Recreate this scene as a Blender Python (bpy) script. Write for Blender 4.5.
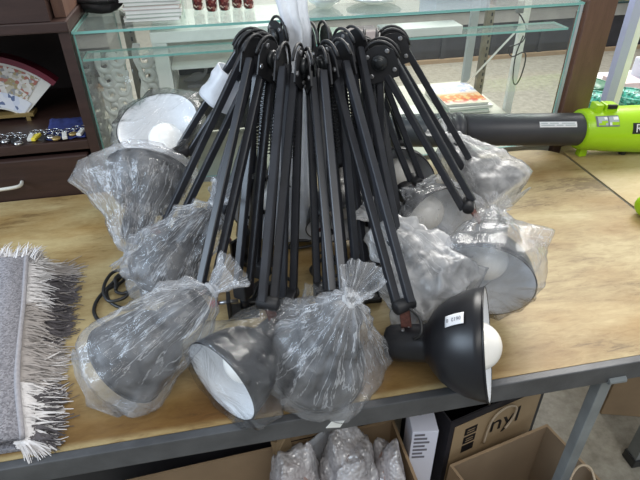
import bpy, bmesh, math, random
from mathutils import Vector, Matrix, noise

# ------------------------------------------------------------------ scene, camera, light
scene = bpy.context.scene
for o in list(bpy.data.objects):
    bpy.data.objects.remove(o, do_unlink=True)
COL = scene.collection

cam_data = bpy.data.cameras.new('camera')
cam = bpy.data.objects.new('camera', cam_data)
COL.objects.link(cam)
cam_data.sensor_width = 36.0
cam_data.lens = 540.0 / 640.0 * 36.0
cam_data.clip_start = 0.02
PITCH, YAW, ROLL = math.radians(34.8), math.radians(10.44), math.radians(-0.87)
fw = Vector((math.sin(YAW) * math.cos(PITCH), math.cos(YAW) * math.cos(PITCH), -math.sin(PITCH)))
r0 = Vector((math.cos(YAW), -math.sin(YAW), 0))
u0 = r0.cross(fw)
cr = r0 * math.cos(ROLL) + u0 * math.sin(ROLL)
cu = u0 * math.cos(ROLL) - r0 * math.sin(ROLL)
mw = Matrix((cr, cu, -fw)).transposed().to_4x4()
mw.translation = Vector((0, 0, 1.41))
cam.matrix_world = mw
scene.camera = cam

vs = scene.view_settings
vs.view_transform = 'Standard'
vs.look = 'None'
vs.gamma = 1.0
vs.use_curve_mapping = False
vs.exposure = 0.22
scene.cycles.transparent_max_bounces = 48
scene.cycles.max_bounces = 10

world = bpy.data.worlds.new('world')
scene.world = world
world.use_nodes = True
wb = world.node_tree.nodes['Background']
wb.inputs['Color'].default_value = (0.86, 0.93, 1.0, 1)
wb.inputs['Strength'].default_value = 0.42


def area_light(name, loc, target, sx, sy, watts, color):
    d = bpy.data.lights.new(name, 'AREA')
    d.shape = 'RECTANGLE'
    d.size, d.size_y = sx, sy
    d.energy = watts
    d.color = color
    o = bpy.data.objects.new(name, d)
    o.location = loc
    o.rotation_euler = (Vector(target) - Vector(loc)).to_track_quat('-Z', 'Y').to_euler()
    COL.objects.link(o)
    return o


area_light('ceiling_tubes', (1.55, 2.75, 2.9), (0.5, 1.0, 0.75), 2.2, 1.4, 125, (1.0, 0.97, 0.92))
area_light('front_fill', (0.3, -0.9, 2.9), (0.2, 1.2, 0.9), 2.4, 0.8, 30, (1.0, 0.98, 0.94))  # added fill light, brightens the faces turned to the camera
area_light('back_wall_fill', (1.6, 4.4, 2.95), (1.6, 5.6, 0.4), 3.6, 1.6, 125, (1.0, 0.98, 0.94))  # added fill light, brightens the far wall and its reflection in the glass top
area_light('shop_window', (-2.9, 0.3, 2.2), (-0.1, 0.9, 0.85), 1.6, 1.4, 80, (0.68, 0.83, 1.0))


# ------------------------------------------------------------------ helpers
def finish(name, bm, mat, parent=None, smooth=False, recalc=True):
    if recalc:
        bmesh.ops.recalc_face_normals(bm, faces=bm.faces[:])
    me = bpy.data.meshes.new(name)
    bm.to_mesh(me)
    bm.free()
    for m in (mat if isinstance(mat, (list, tuple)) else [mat]):
        me.materials.append(m)
    if smooth:
        for p in me.polygons:
            p.use_smooth = True
    o = bpy.data.objects.new(name, me)
    COL.objects.link(o)
    if parent is not None:
        # parts are written in world metres: take out the place of the thing they belong to
        inv = Matrix.Translation(-Vector(parent['_loc']))
        me.transform(inv)
        o.parent = parent
        o['_loc'] = parent['_loc']
    else:
        o['_loc'] = (0.0, 0.0, 0.0)
    return o


def thing(name, label, cat, loc=(0, 0, 0), group=None):
    o = bpy.data.objects.new(name, None)
    o.empty_display_size = 0.05
    o.location = loc
    o['_loc'] = tuple(loc)
    COL.objects.link(o)
    return tag(o, label, cat, group)


def tag(o, label, cat, group=None):
    o['label'] = label
    o['category'] = cat
    if group:
        o['group'] = group
    return o


def struct(o, label=None):
    o['kind'] = 'structure'
    if label:
        o['label'] = label
    return o


def stuff(o, label=None):
    o['kind'] = 'stuff'
    if label:
        o['label'] = label
    return o


def box(bm, x0, x1, y0, y1, z0, z1, mi=0, bevel=0.0, rot=None, about=None):
    vs_ = [bm.verts.new((x, y, z)) for x in (x0, x1) for y in (y0, y1) for z in (z0, z1)]
    idx = ((0, 1, 3, 2), (4, 6, 7, 5), (0, 4, 5, 1), (2, 3, 7, 6), (0, 2, 6, 4), (1, 5, 7, 3))
    fs = [bm.faces.new([vs_[i] for i in f]) for f in idx]
    for f in fs:
        f.material_index = mi
    if rot is not None:
        c = Vector(about) if about is not None else Vector(((x0 + x1) / 2, (y0 + y1) / 2, (z0 + z1) / 2))
        bmesh.ops.rotate(bm, verts=vs_, cent=c, matrix=rot)
    if bevel:
        es = list({e for f in fs for e in f.edges})
        res = bmesh.ops.bevel(bm, geom=es, offset=bevel, segments=2, affect='EDGES', profile=0.6)
        for f in res['faces']:
            f.material_index = mi
    return fs


def frame_of(d, hint=None):
    d = d.normalized()
    h = Vector(hint) if hint is not None else (Vector((0, 0, 1)) if abs(d.z) < 0.9 else Vector((1, 0, 0)))
    a = (h - d * h.dot(d))
    if a.length < 1e-5:
        a = d.orthogonal()
    a.normalize()
    return d, a, d.cross(a)


def bar(bm, p, q, w, h, hint=None, bev=0.0):
    """square bar from p to q, w across the hint direction, h along it"""
    p, q = Vector(p), Vector(q)
    d, a, b = frame_of(q - p, hint)
    c = max(bev, 1e-4)
    prof = [(-w / 2 + c, -h / 2), (w / 2 - c, -h / 2), (w / 2, -h / 2 + c), (w / 2, h / 2 - c),
            (w / 2 - c, h / 2), (-w / 2 + c, h / 2), (-w / 2, h / 2 - c), (-w / 2, -h / 2 + c)]
    r1 = [bm.verts.new(p + b * x + a * y) for x, y in prof]
    r2 = [bm.verts.new(q + b * x + a * y) for x, y in prof]
    n = len(prof)
    for i in range(n):
        bm.faces.new((r1[i], r1[(i + 1) % n], r2[(i + 1) % n], r2[i]))
    bm.faces.new(r1[::-1])
    bm.faces.new(r2)


def tube(bm, pts, rad, n=8, closed=False):
    pts = [Vector(p) for p in pts]
    m = len(pts)
    rings = []
    prev = None
    for i, p in enumerate(pts):
        if closed:
            t = pts[(i + 1) % m] - pts[i - 1]
        else:
            t = pts[min(i + 1, m - 1)] - pts[max(i - 1, 0)]
        t.normalize()
        if prev is None:
            a = t.orthogonal().normalized()
        else:
            a = (prev - t * prev.dot(t))
            a = a.normalized() if a.length > 1e-6 else t.orthogonal().normalized()
        prev = a
        b = t.cross(a)
        rr = rad[i] if isinstance(rad, (list, tuple)) else rad
        rings.append([bm.verts.new(p + (a * math.cos(2 * math.pi * k / n) + b * math.sin(2 * math.pi * k / n)) * rr) for k in range(n)])
    rng = range(m) if closed else range(m - 1)
    for i in rng:
        A, B = rings[i], rings[(i + 1) % m]
        for k in range(n):
            bm.faces.new((A[k], A[(k + 1) % n], B[(k + 1) % n], B[k]))
    if not closed:
        bm.faces.new(rings[0][::-1])
        bm.faces.new(rings[-1])


def smooth_path(pts, sub=6):
    pts = [Vector(p) for p in pts]
    out = []
    for i in range(len(pts) - 1):
        p0, p1, p2, p3 = pts[max(i - 1, 0)], pts[i], pts[i + 1], pts[min(i + 2, len(pts) - 1)]
        for k in range(sub):
            t = k / sub
            out.append(0.5 * ((2 * p1) + (p2 - p0) * t + (2 * p0 - 5 * p1 + 4 * p2 - p3) * t * t + (3 * p1 - p0 - 3 * p2 + p3) * t ** 3))
    out.append(pts[-1])
    return out


def lathe(bm, org, axis, prof, n=32, mis=None, hint=None, cap0=True, cap1=True):
    """prof: list of (distance along axis, radius)"""
    org = Vector(org)
    d, a, b = frame_of(Vector(axis), hint)
    rings = []
    for t, r in prof:
        c = org + d * t
        rings.append([bm.verts.new(c + (a * math.cos(2 * math.pi * k / n) + b * math.sin(2 * math.pi * k / n)) * max(r, 1e-5)) for k in range(n)])
    for i in range(len(rings) - 1):
        for k in range(n):
            f = bm.faces.new((rings[i][k], rings[i][(k + 1) % n], rings[i + 1][(k + 1) % n], rings[i + 1][k]))
            if mis:
                f.material_index = mis[i]
    if cap0:
        f = bm.faces.new(rings[0][::-1])
        f.material_index = mis[0] if mis else 0
    if cap1:
        f = bm.faces.new(rings[-1])
        f.material_index = mis[-1] if mis else 0


def prism(bm, pts, n, th, mi=0):
    """polygon pts (3-D, planar) extruded th along n"""
    n = Vector(n).normalized() * th
    lo = [bm.verts.new(Vector(p) - n / 2) for p in pts]
    hi = [bm.verts.new(Vector(p) + n / 2) for p in pts]
    k = len(pts)
    fs = [bm.faces.new(lo[::-1]), bm.faces.new(hi)]
    for i in range(k):
        fs.append(bm.faces.new((lo[i], lo[(i + 1) % k], hi[(i + 1) % k], hi[i])))
    for f in fs:
        f.material_index = mi
    return fs


def lettering(text, size, origin, xdir, ydir, mat, parent, name='lettering', depth=0.0004, label=None, align='CENTER'):
    cu_ = bpy.data.curves.new(name, 'FONT')
    cu_.body = text
    cu_.size = size
    cu_.extrude = depth
    cu_.align_x = align
    cu_.align_y = 'CENTER'
    tmp = bpy.data.objects.new('tmp', cu_)
    COL.objects.link(tmp)
    bpy.context.view_layer.update()
    me = bpy.data.meshes.new_from_object(tmp.evaluated_get(bpy.context.evaluated_depsgraph_get()))
    bpy.data.objects.remove(tmp, do_unlink=True)
    x = Vector(xdir).normalized()
    y = Vector(ydir)
    y = (y - x * y.dot(x)).normalized()
    m = Matrix((x, y, x.cross(y))).transposed().to_4x4()
    m.translation = Vector(origin) - Vector(parent['_loc'])
    me.transform(m)
    me.name = name
    me.materials.clear()
    me.materials.append(mat)
    o = bpy.data.objects.new(name, me)
    COL.objects.link(o)
    o.parent = parent
    o['_loc'] = parent['_loc']
    if label:
        o['label'] = label
    return o


# ------------------------------------------------------------------ materials
def new_mat(name):
    m = bpy.data.materials.new(name)
    m.use_nodes = True
    nt = m.node_tree
    return m, nt, nt.nodes['Principled BSDF'], nt.nodes['Material Output']


def plain(name, col, rough=0.5, metal=0.0, spec=0.5, var=0.0, scale=30, bump=0.0, bscale=200):
    m, nt, p, out = new_mat(name)
    p.inputs['Base Color'].default_value = (*col, 1)
    p.inputs['Roughness'].default_value = rough
    p.inputs['Metallic'].default_value = metal
    p.inputs['Specular IOR Level'].default_value = spec
    tc = nt.nodes.new('ShaderNodeTexCoord')
    if var:
        nz = nt.nodes.new('ShaderNodeTexNoise')
        nz.inputs['Scale'].default_value = scale
        nz.inputs['Detail'].default_value = 6
        nt.links.new(tc.outputs['Object'], nz.inputs['Vector'])
        rp = nt.nodes.new('ShaderNodeValToRGB')
        rp.color_ramp.elements[0].position = 0.3
        rp.color_ramp.elements[1].position = 0.7
        rp.color_ramp.elements[0].color = (*[max(c * (1 - var), 0) for c in col], 1)
        rp.color_ramp.elements[1].color = (*[min(c * (1 + var), 1) for c in col], 1)
        nt.links.new(nz.outputs['Fac'], rp.inputs['Fac'])
        nt.links.new(rp.outputs['Color'], p.inputs['Base Color'])
    if bump:
        nb = nt.nodes.new('ShaderNodeTexNoise')
        nb.inputs['Scale'].default_value = bscale
        nb.inputs['Detail'].default_value = 4
        nt.links.new(tc.outputs['Object'], nb.inputs['Vector'])
        bp = nt.nodes.new('ShaderNodeBump')
        bp.inputs['Strength'].default_value = bump
        bp.inputs['Distance'].default_value = 0.003
        nt.links.new(nb.outputs['Fac'], bp.inputs['Height'])
        nt.links.new(bp.outputs['Normal'], p.inputs['Normal'])
    return m


def ramp(nt, stops):
    r = nt.nodes.new('ShaderNodeValToRGB')
    e = r.color_ramp.elements
    while len(e) < len(stops):
        e.new(0.5)
    for i, (pos, c) in enumerate(stops):
        e[i].position = pos
        e[i].color = (*c, 1)
    return r


def wood(name, stops, stretch=(1.2, 14, 14), scale=2.2, rough=0.55, stain=None, bump=0.15, front_tint=None):
    m, nt, p, out = new_mat(name)
    tc = nt.nodes.new('ShaderNodeTexCoord')
    mp = nt.nodes.new('ShaderNodeMapping')
    mp.inputs['Scale'].default_value = stretch
    nt.links.new(tc.outputs['Object'], mp.inputs['Vector'])
    nz = nt.nodes.new('ShaderNodeTexNoise')
    nz.inputs['Scale'].default_value = scale
    nz.inputs['Detail'].default_value = 9
    nz.inputs['Roughness'].default_value = 0.62
    nz.inputs['Distortion'].default_value = 0.5
    nt.links.new(mp.outputs['Vector'], nz.inputs['Vector'])
    r = ramp(nt, stops)
    fine = nt.nodes.new('ShaderNodeTexNoise')
    fine.inputs['Scale'].default_value = scale * 7
    fine.inputs['Detail'].default_value = 8
    fine.inputs['Roughness'].default_value = 0.75
    fine.inputs['Distortion'].default_value = 1.2
    nt.links.new(mp.outputs['Vector'], fine.inputs['Vector'])
    fm = nt.nodes.new('ShaderNodeMix')
    fm.inputs['Factor'].default_value = 0.38
    nt.links.new(nz.outputs['Fac'], fm.inputs['A'])
    nt.links.new(fine.outputs['Fac'], fm.inputs['B'])
    nt.links.new(fm.outputs['Result'], r.inputs['Fac'])
    col = r.outputs['Color']
    if stain:
        n2 = nt.nodes.new('ShaderNodeTexNoise')
        n2.inputs['Scale'].default_value = 3.5
        n2.inputs['Detail'].default_value = 5
        mp2 = nt.nodes.new('ShaderNodeMapping')
        mp2.inputs['Scale'].default_value = (1, 2.2, 1)
        nt.links.new(tc.outputs['Object'], mp2.inputs['Vector'])
        nt.links.new(mp2.outputs['Vector'], n2.inputs['Vector'])
        r2 = ramp(nt, [(0.44, (0, 0, 0)), (0.66, (1, 1, 1))])
        nt.links.new(n2.outputs['Fac'], r2.inputs['Fac'])
        mx = nt.nodes.new('ShaderNodeMix')
        mx.data_type = 'RGBA'
        mx.blend_type = 'MULTIPLY'
        mx.inputs['B'].default_value = (*stain, 1)
        nt.links.new(r2.outputs['Color'], mx.inputs['Factor'])
        nt.links.new(col, mx.inputs['A'])
        col = mx.outputs['Result']
    if front_tint:
        col = front_tint(nt, tc, nz, col)
    nt.links.new(col, p.inputs['Base Color'])
    p.inputs['Roughness'].default_value = rough
    bp = nt.nodes.new('ShaderNodeBump')
    bp.inputs['Strength'].default_value = bump
    bp.inputs['Distance'].default_value = 0.002
    nt.links.new(nz.outputs['Fac'], bp.inputs['Height'])
    nt.links.new(bp.outputs['Normal'], p.inputs['Normal'])
    return m


def thin_fresnel(nt, ior, normal=None):
    """Fresnel weight of a thin sheet, the same from either side"""
    ge = nt.nodes.new('ShaderNodeNewGeometry')
    mr = nt.nodes.new('ShaderNodeMapRange')
    mr.inputs['To Min'].default_value = ior
    mr.inputs['To Max'].default_value = 1.0 / ior
    nt.links.new(ge.outputs['Backfacing'], mr.inputs['Value'])
    fr = nt.nodes.new('ShaderNodeFresnel')
    nt.links.new(mr.outputs[0], fr.inputs['IOR'])
    if normal is not None:
        nt.links.new(normal, fr.inputs['Normal'])
    return fr


def film(name, tint, body, gloss=0.13, wrinkle=0.75, scale=34, fog=(0.11, 0.31), streak=0.65, spec=1.0):
    """clear plastic film: mostly see-through, milky along its creases with their glints painted white, softly glossy"""
    m, nt, p, out = new_mat(name)
    nt.nodes.remove(p)
    N = nt.nodes.new
    tc = N('ShaderNodeTexCoord')
    nz = N('ShaderNodeTexNoise')
    nz.inputs['Scale'].default_value = scale
    nz.inputs['Detail'].default_value = 5
    nz.inputs['Distortion'].default_value = 0.6
    nt.links.new(tc.outputs['Object'], nz.inputs['Vector'])
    # creases running from the gathered neck along the bag
    mp = N('ShaderNodeMapping')
    mp.inputs['Scale'].default_value = (20, 1.8, 1)
    nt.links.new(tc.outputs['UV'], mp.inputs['Vector'])
    ns = N('ShaderNodeTexNoise')
    ns.inputs['Scale'].default_value = 1.0
    ns.inputs['Detail'].default_value = 5
    ns.inputs['Roughness'].default_value = 0.62
    ns.inputs['Distortion'].default_value = 0.35
    nt.links.new(mp.outputs['Vector'], ns.inputs['Vector'])
    hs = N('ShaderNodeMath')
    hs.operation = 'ADD'
    nt.links.new(nz.outputs['Fac'], hs.inputs[0])
    nt.links.new(ns.outputs['Fac'], hs.inputs[1])
    bp = N('ShaderNodeBump')
    bp.inputs['Strength'].default_value = wrinkle
    bp.inputs['Distance'].default_value = 0.006
    nt.links.new(hs.outputs[0], bp.inputs['Height'])
    tr = N('ShaderNodeBsdfTransparent')
    tr.inputs['Color'].default_value = (*tint, 1)
    df = N('ShaderNodeBsdfDiffuse')
    df.inputs['Color'].default_value = (*body, 1)
    tl = N('ShaderNodeBsdfTranslucent')
    tl.inputs['Color'].default_value = (*body, 1)
    nt.links.new(bp.outputs['Normal'], df.inputs['Normal'])
    ad = N('ShaderNodeMixShader')
    ad.inputs[0].default_value = 0.42
    nt.links.new(df.outputs[0], ad.inputs[1])
    nt.links.new(tl.outputs[0], ad.inputs[2])
    gl = N('ShaderNodeBsdfGlossy')
    gl.inputs['Roughness'].default_value = gloss
    nt.links.new(bp.outputs['Normal'], gl.inputs['Normal'])
    fr = thin_fresnel(nt, 1.45, bp.outputs['Normal'])
    fm = N('ShaderNodeMath')
    fm.operation = 'MULTIPLY'
    fm.inputs[1].default_value = spec
    nt.links.new(fr.outputs[0], fm.inputs[0])
    mr = N('ShaderNodeMapRange')
    mr.inputs['From Min'].default_value = 0.35
    mr.inputs['From Max'].default_value = 0.7
    mr.inputs['To Min'].default_value = fog[0]
    mr.inputs['To Max'].default_value = fog[1]
    nt.links.new(nz.outputs['Fac'], mr.inputs['Value'])
    sb = N('ShaderNodeMath')
    sb.operation = 'SUBTRACT'
    sb.inputs[1].default_value = 0.5
    nt.links.new(ns.outputs['Fac'], sb.inputs[0])
    ab = N('ShaderNodeMath')
    ab.operation = 'ABSOLUTE'
    nt.links.new(sb.outputs[0], ab.inputs[0])
    sr = N('ShaderNodeMapRange')
    sr.inputs['From Min'].default_value = 0.0
    sr.inputs['From Max'].default_value = 0.022
    sr.inputs['To Min'].default_value = streak  # thin white crease lines: specular glints put into the colour
    sr.inputs['To Max'].default_value = 0.0
    nt.links.new(ab.outputs[0], sr.inputs['Value'])
    # the creases die out towards the closed end of the bag
    su = N('ShaderNodeSeparateXYZ')
    nt.links.new(tc.outputs['UV'], su.inputs[0])
    fd = N('ShaderNodeMapRange')
    fd.inputs['From Min'].default_value = 0.70
    fd.inputs['From Max'].default_value = 0.84
    fd.inputs['To Min'].default_value = 1.0
    fd.inputs['To Max'].default_value = 0.12
    nt.links.new(su.outputs['Y'], fd.inputs['Value'])
    sf = N('ShaderNodeMath')
    sf.operation = 'MULTIPLY'
    nt.links.new(sr.outputs[0], sf.inputs[0])
    nt.links.new(fd.outputs[0], sf.inputs[1])
    sr = sf
    mxx = N('ShaderNodeMath')
    mxx.operation = 'MAXIMUM'
    nt.links.new(mr.outputs[0], mxx.inputs[0])
    nt.links.new(sr.outputs[0], mxx.inputs[1])
    m1 = N('ShaderNodeMixShader')
    nt.links.new(mxx.outputs[0], m1.inputs[0])
    nt.links.new(tr.outputs[0], m1.inputs[1])
    nt.links.new(ad.outputs[0], m1.inputs[2])
    m2 = N('ShaderNodeMixShader')
    nt.links.new(fm.outputs[0], m2.inputs[0])
    nt.links.new(m1.outputs[0], m2.inputs[1])
    nt.links.new(gl.outputs[0], m2.inputs[2])
    nt.links.new(m2.outputs[0], out.inputs['Surface'])
    return m


def glass_sheet(name, tint=(0.93, 0.98, 0.96), haze=0.03):
    m, nt, p, out = new_mat(name)
    nt.nodes.remove(p)
    tr = nt.nodes.new('ShaderNodeBsdfTransparent')
    tr.inputs['Color'].default_value = (*tint, 1)
    df = nt.nodes.new('ShaderNodeBsdfDiffuse')
    df.inputs['Color'].default_value = (0.75, 0.82, 0.80, 1)
    gl = nt.nodes.new('ShaderNodeBsdfGlossy')
    gl.inputs['Roughness'].default_value = 0.02
    fr = thin_fresnel(nt, 1.45)
    m1 = nt.nodes.new('ShaderNodeMixShader')
    m1.inputs[0].default_value = haze
    nt.links.new(tr.outputs[0], m1.inputs[1])
    nt.links.new(df.outputs[0], m1.inputs[2])
    m2 = nt.nodes.new('ShaderNodeMixShader')
    nt.links.new(fr.outputs[0], m2.inputs[0])
    nt.links.new(m1.outputs[0], m2.inputs[1])
    nt.links.new(gl.outputs[0], m2.inputs[2])
    nt.links.new(m2.outputs[0], out.inputs['Surface'])
    return m


def speckle(name, cols, scale=60, rough=0.5, kind='F1', bump=0.0):
    """patches of the given colours"""
    m, nt, p, out = new_mat(name)
    tc = nt.nodes.new('ShaderNodeTexCoord')
    vo = nt.nodes.new('ShaderNodeTexVoronoi')
    vo.inputs['Scale'].default_value = scale
    nt.links.new(tc.outputs['Object'], vo.inputs['Vector'])
    sep = nt.nodes.new('ShaderNodeSeparateColor')
    nt.links.new(vo.outputs['Color'], sep.inputs[0])
    r = ramp(nt, [(i / len(cols), c) for i, c in enumerate(cols)])
    r.color_ramp.interpolation = 'CONSTANT'
    nt.links.new(sep.outputs[0], r.inputs['Fac'])
    nt.links.new(r.outputs['Color'], p.inputs['Base Color'])
    p.inputs['Roughness'].default_value = rough
    if bump:
        bp = nt.nodes.new('ShaderNodeBump')
        bp.inputs['Strength'].default_value = bump
        bp.inputs['Distance'].default_value = 0.004
        nt.links.new(vo.outputs['Distance'], bp.inputs['Height'])
        nt.links.new(bp.outputs['Normal'], p.inputs['Normal'])
    return m


def front_brown(nt, tc, nz, col):
    """orange-brown patches along the front of the table top, towards its left, fading out at the very edge"""
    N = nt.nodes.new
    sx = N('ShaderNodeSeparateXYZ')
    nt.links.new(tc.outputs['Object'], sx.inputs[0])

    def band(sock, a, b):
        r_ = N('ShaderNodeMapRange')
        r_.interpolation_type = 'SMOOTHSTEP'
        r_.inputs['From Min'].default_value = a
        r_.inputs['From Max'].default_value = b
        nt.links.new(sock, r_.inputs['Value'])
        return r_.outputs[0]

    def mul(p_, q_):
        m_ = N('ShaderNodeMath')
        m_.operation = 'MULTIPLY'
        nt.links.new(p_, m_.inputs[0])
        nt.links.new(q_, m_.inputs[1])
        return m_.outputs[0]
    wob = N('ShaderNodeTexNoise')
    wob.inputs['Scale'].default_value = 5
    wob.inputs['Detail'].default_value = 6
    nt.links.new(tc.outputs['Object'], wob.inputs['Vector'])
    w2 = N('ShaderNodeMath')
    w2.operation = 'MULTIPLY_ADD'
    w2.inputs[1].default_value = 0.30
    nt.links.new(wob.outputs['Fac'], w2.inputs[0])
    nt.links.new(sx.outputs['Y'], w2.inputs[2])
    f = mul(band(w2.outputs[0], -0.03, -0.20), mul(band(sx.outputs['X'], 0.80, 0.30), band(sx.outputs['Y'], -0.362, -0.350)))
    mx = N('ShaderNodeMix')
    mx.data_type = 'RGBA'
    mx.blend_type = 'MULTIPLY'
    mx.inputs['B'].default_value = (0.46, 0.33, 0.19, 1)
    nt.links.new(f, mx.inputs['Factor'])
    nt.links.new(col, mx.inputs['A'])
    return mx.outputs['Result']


M = {}
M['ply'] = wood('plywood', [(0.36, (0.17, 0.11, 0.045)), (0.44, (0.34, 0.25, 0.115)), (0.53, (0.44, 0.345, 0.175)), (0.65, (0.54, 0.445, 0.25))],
                stretch=(1.5, 5.0, 5.0), scale=2.4, rough=0.5, stain=(0.74, 0.60, 0.43), front_tint=front_brown)
M['ply_pale'] = wood('plywood_pale', [(0.36, (0.36, 0.25, 0.11)), (0.46, (0.50, 0.39, 0.20)), (0.64, (0.60, 0.49, 0.29))],
                     stretch=(1.6, 5, 5), scale=2.8, rough=0.5, stain=(0.85, 0.75, 0.6))
M['dark_wood'] = wood('dark_wood', [(0.3, (0.022, 0.011, 0.009)), (0.7, (0.055, 0.028, 0.022))], stretch=(2, 16, 16), scale=3, rough=0.42, bump=0.05)
M['dark_wood_in'] = wood('dark_wood_inside', [(0.3, (0.020, 0.011, 0.008)), (0.7, (0.040, 0.022, 0.017))], stretch=(2, 16, 16), scale=3, rough=0.6, bump=0.05)
M['brown_wood'] = wood('brown_wood', [(0.3, (0.085, 0.042, 0.028)), (0.7, (0.155, 0.082, 0.056))], stretch=(14, 14, 1.5), scale=3, rough=0.5, bump=0.05)
M['edge_metal'] = plain('table_edge_metal', (0.085, 0.087, 0.092), 0.42, 0.25, var=0.25, scale=18, bump=0.1)
M['steel'] = plain('painted_steel', (0.24, 0.26, 0.265), 0.4, 0.3, var=0.15, scale=20)
M['black_rod'] = plain('black_enamel', (0.018, 0.019, 0.024), 0.36, 0.0, 0.45, var=0.25, scale=40)
M['black_plate'] = plain('black_bracket', (0.013, 0.013, 0.015), 0.55, 0.0, 0.5, var=0.2, scale=60)
M['black_shade'] = plain('black_shade', (0.008, 0.008, 0.010), 0.36, 0.0, 0.42)
M['white_in'] = plain('white_enamel', (0.78, 0.80, 0.83), 0.3)
M['bulb'] = plain('opal_bulb', (0.92, 0.90, 0.85), 0.18)
M['rust'] = plain('rusty_steel', (0.115, 0.045, 0.035), 0.6, 0.3, var=0.4, scale=200)
M['red_cap'] = plain('red_plastic', (0.42, 0.03, 0.045), 0.4)
M['bolt'] = plain('bolt_steel', (0.34, 0.34, 0.35), 0.3, 0.8)
M['brass'] = plain('brass', (0.45, 0.33, 0.10), 0.35, 0.7)
M['cable'] = plain('black_cable', (0.015, 0.015, 0.016), 0.45)
M['cable_grey'] = plain('grey_cable', (0.20, 0.20, 0.20), 0.5)
M['film'] = film('bag_film', (0.97, 0.975, 0.985), (0.88, 0.90, 0.94))
M['film_milky'] = film('bag_film_milky', (0.95, 0.96, 0.97), (0.92, 0.92, 0.93), fog=(0.28, 0.6), streak=0.8)
M['film_clear'] = film('bag_film_clear', (0.975, 0.98, 0.985), (0.80, 0.83, 0.87), fog=(0.04, 0.14), streak=0.16)
M['foam'] = film('foam_wrap', (0.95, 0.96, 0.98), (0.85, 0.88, 0.93), gloss=0.4, wrinkle=0.3, scale=25, fog=(0.62, 0.85), streak=0.8)
M['glass'] = glass_sheet('cabinet_glass', (0.975, 0.992, 0.985), 0.015)
M['glass_shelf'] = glass_sheet('shelf_glass', (0.94, 0.985, 0.97), 0.07)
M['glass_edge'] = plain('glass_edge', (0.20, 0.46, 0.42), 0.15)
M['glass_edge_dark'] = plain('glass_edge_dark', (0.03, 0.06, 0.06), 0.15)
M['white_paint'] = plain('white_paint', (0.86, 0.87, 0.84), 0.4, var=0.05)
M['cream_paint'] = plain('cream_paint', (0.62, 0.61, 0.55), 0.45, var=0.06)
M['deck'] = plain('deck_board', (0.46, 0.46, 0.39), 0.55, var=0.10, scale=6)
M['grey_board'] = plain('grey_board', (0.36, 0.35, 0.32), 0.6, var=0.12, scale=8)
M['lavender_paint'] = plain('pale_lilac_paint', (0.46, 0.48, 0.68), 0.4)
M['standard'] = plain('slotted_steel', (0.20, 0.175, 0.125), 0.5, 0.2, var=0.2, scale=40)
M['pale_steel'] = plain('pale_steel', (0.44, 0.49, 0.50), 0.4, 0.2)
M['slot'] = plain('slot_black', (0.01, 0.01, 0.01), 0.7)
M['carved'] = plain('carved_white', (0.80, 0.80, 0.79), 0.5, var=0.06)
M['floor'] = None
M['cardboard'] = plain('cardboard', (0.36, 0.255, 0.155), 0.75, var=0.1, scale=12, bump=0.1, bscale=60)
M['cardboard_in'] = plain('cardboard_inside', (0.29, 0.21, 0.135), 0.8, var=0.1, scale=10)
M['kraft'] = plain('kraft_paper', (0.40, 0.29, 0.17), 0.7, var=0.08, scale=14)
M['black_print'] = plain('black_print', (0.012, 0.011, 0.012), 0.5)
M['black_card'] = plain('black_card', (0.028, 0.027, 0.033), 0.45, var=0.2, scale=15)
M['string'] = plain('paper_string', (0.52, 0.42, 0.30), 0.8)
M['white_card'] = plain('white_card', (0.72, 0.74, 0.86), 0.5)
M['grey_print'] = plain('grey_print', (0.16, 0.16, 0.19), 0.6)
M['lime'] = plain('lime_plastic', (0.36, 0.62, 0.008), 0.32)
M['tube'] = plain('charcoal_plastic', (0.038, 0.038, 0.043), 0.42, var=0.1, scale=20)
M['tube_dark'] = plain('black_plastic', (0.018, 0.02, 0.022), 0.35)
M['nozzle'] = plain('nozzle_plastic', (0.045, 0.054, 0.064), 0.4, var=0.1, scale=20)
M['sticker'] = plain('white_sticker', (0.74, 0.74, 0.76), 0.5)
M['logo_black'] = plain('logo_black', (0.012, 0.012, 0.014), 0.4)
M['logo_white'] = plain('logo_white', (0.8, 0.8, 0.8), 0.4)
M['jar'] = speckle('red_glitter', [(0.10, 0.012, 0.014), (0.16, 0.02, 0.02), (0.05, 0.008, 0.01), (0.30, 0.10, 0.08), (0.55, 0.42, 0.36)], scale=160, rough=0.25)
M['fan_face'] = speckle('painted_fan', [(0.62, 0.60, 0.55), (0.50, 0.46, 0.36), (0.60, 0.58, 0.56), (0.40, 0.16, 0.12), (0.30, 0.30, 0.30), (0.68, 0.66, 0.62), (0.36, 0.30, 0.16)], scale=130, rough=0.4)
M['fan_wave'] = speckle('painted_waves', [(0.68, 0.70, 0.76), (0.12, 0.16, 0.28), (0.60, 0.64, 0.74), (0.70, 0.72, 0.76)], scale=95, rough=0.4)
M['fan_rim'] = plain('fan_rim', (0.16, 0.018, 0.035), 0.4)
M['fan_white'] = plain('fan_cream', (0.70, 0.69, 0.64), 0.4)
M['gold'] = plain('dull_gold', (0.34, 0.24, 0.09), 0.4, 0.5)
M['yellow'] = plain('yellow_plastic', (0.75, 0.60, 0.05), 0.4)
M['chrome'] = plain('chrome', (0.55, 0.55, 0.56), 0.2, 0.9)
M['blue_cloth'] = plain('blue_cloth', (0.018, 0.028, 0.13), 0.85, var=0.3, scale=60)
M['black_cloth'] = plain('black_cloth', (0.012, 0.011, 0.013), 0.6, var=0.3, scale=30, bump=0.4, bscale=60)
M['paper_white'] = plain('paper_white', (0.66, 0.66, 0.63), 0.6, var=0.06)
M['paper_green'] = plain('paper_green', (0.44, 0.52, 0.44), 0.6, var=0.06)
M['paper_pink'] = plain('paper_pink', (0.52, 0.42, 0.39), 0.6, var=0.06)
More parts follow.
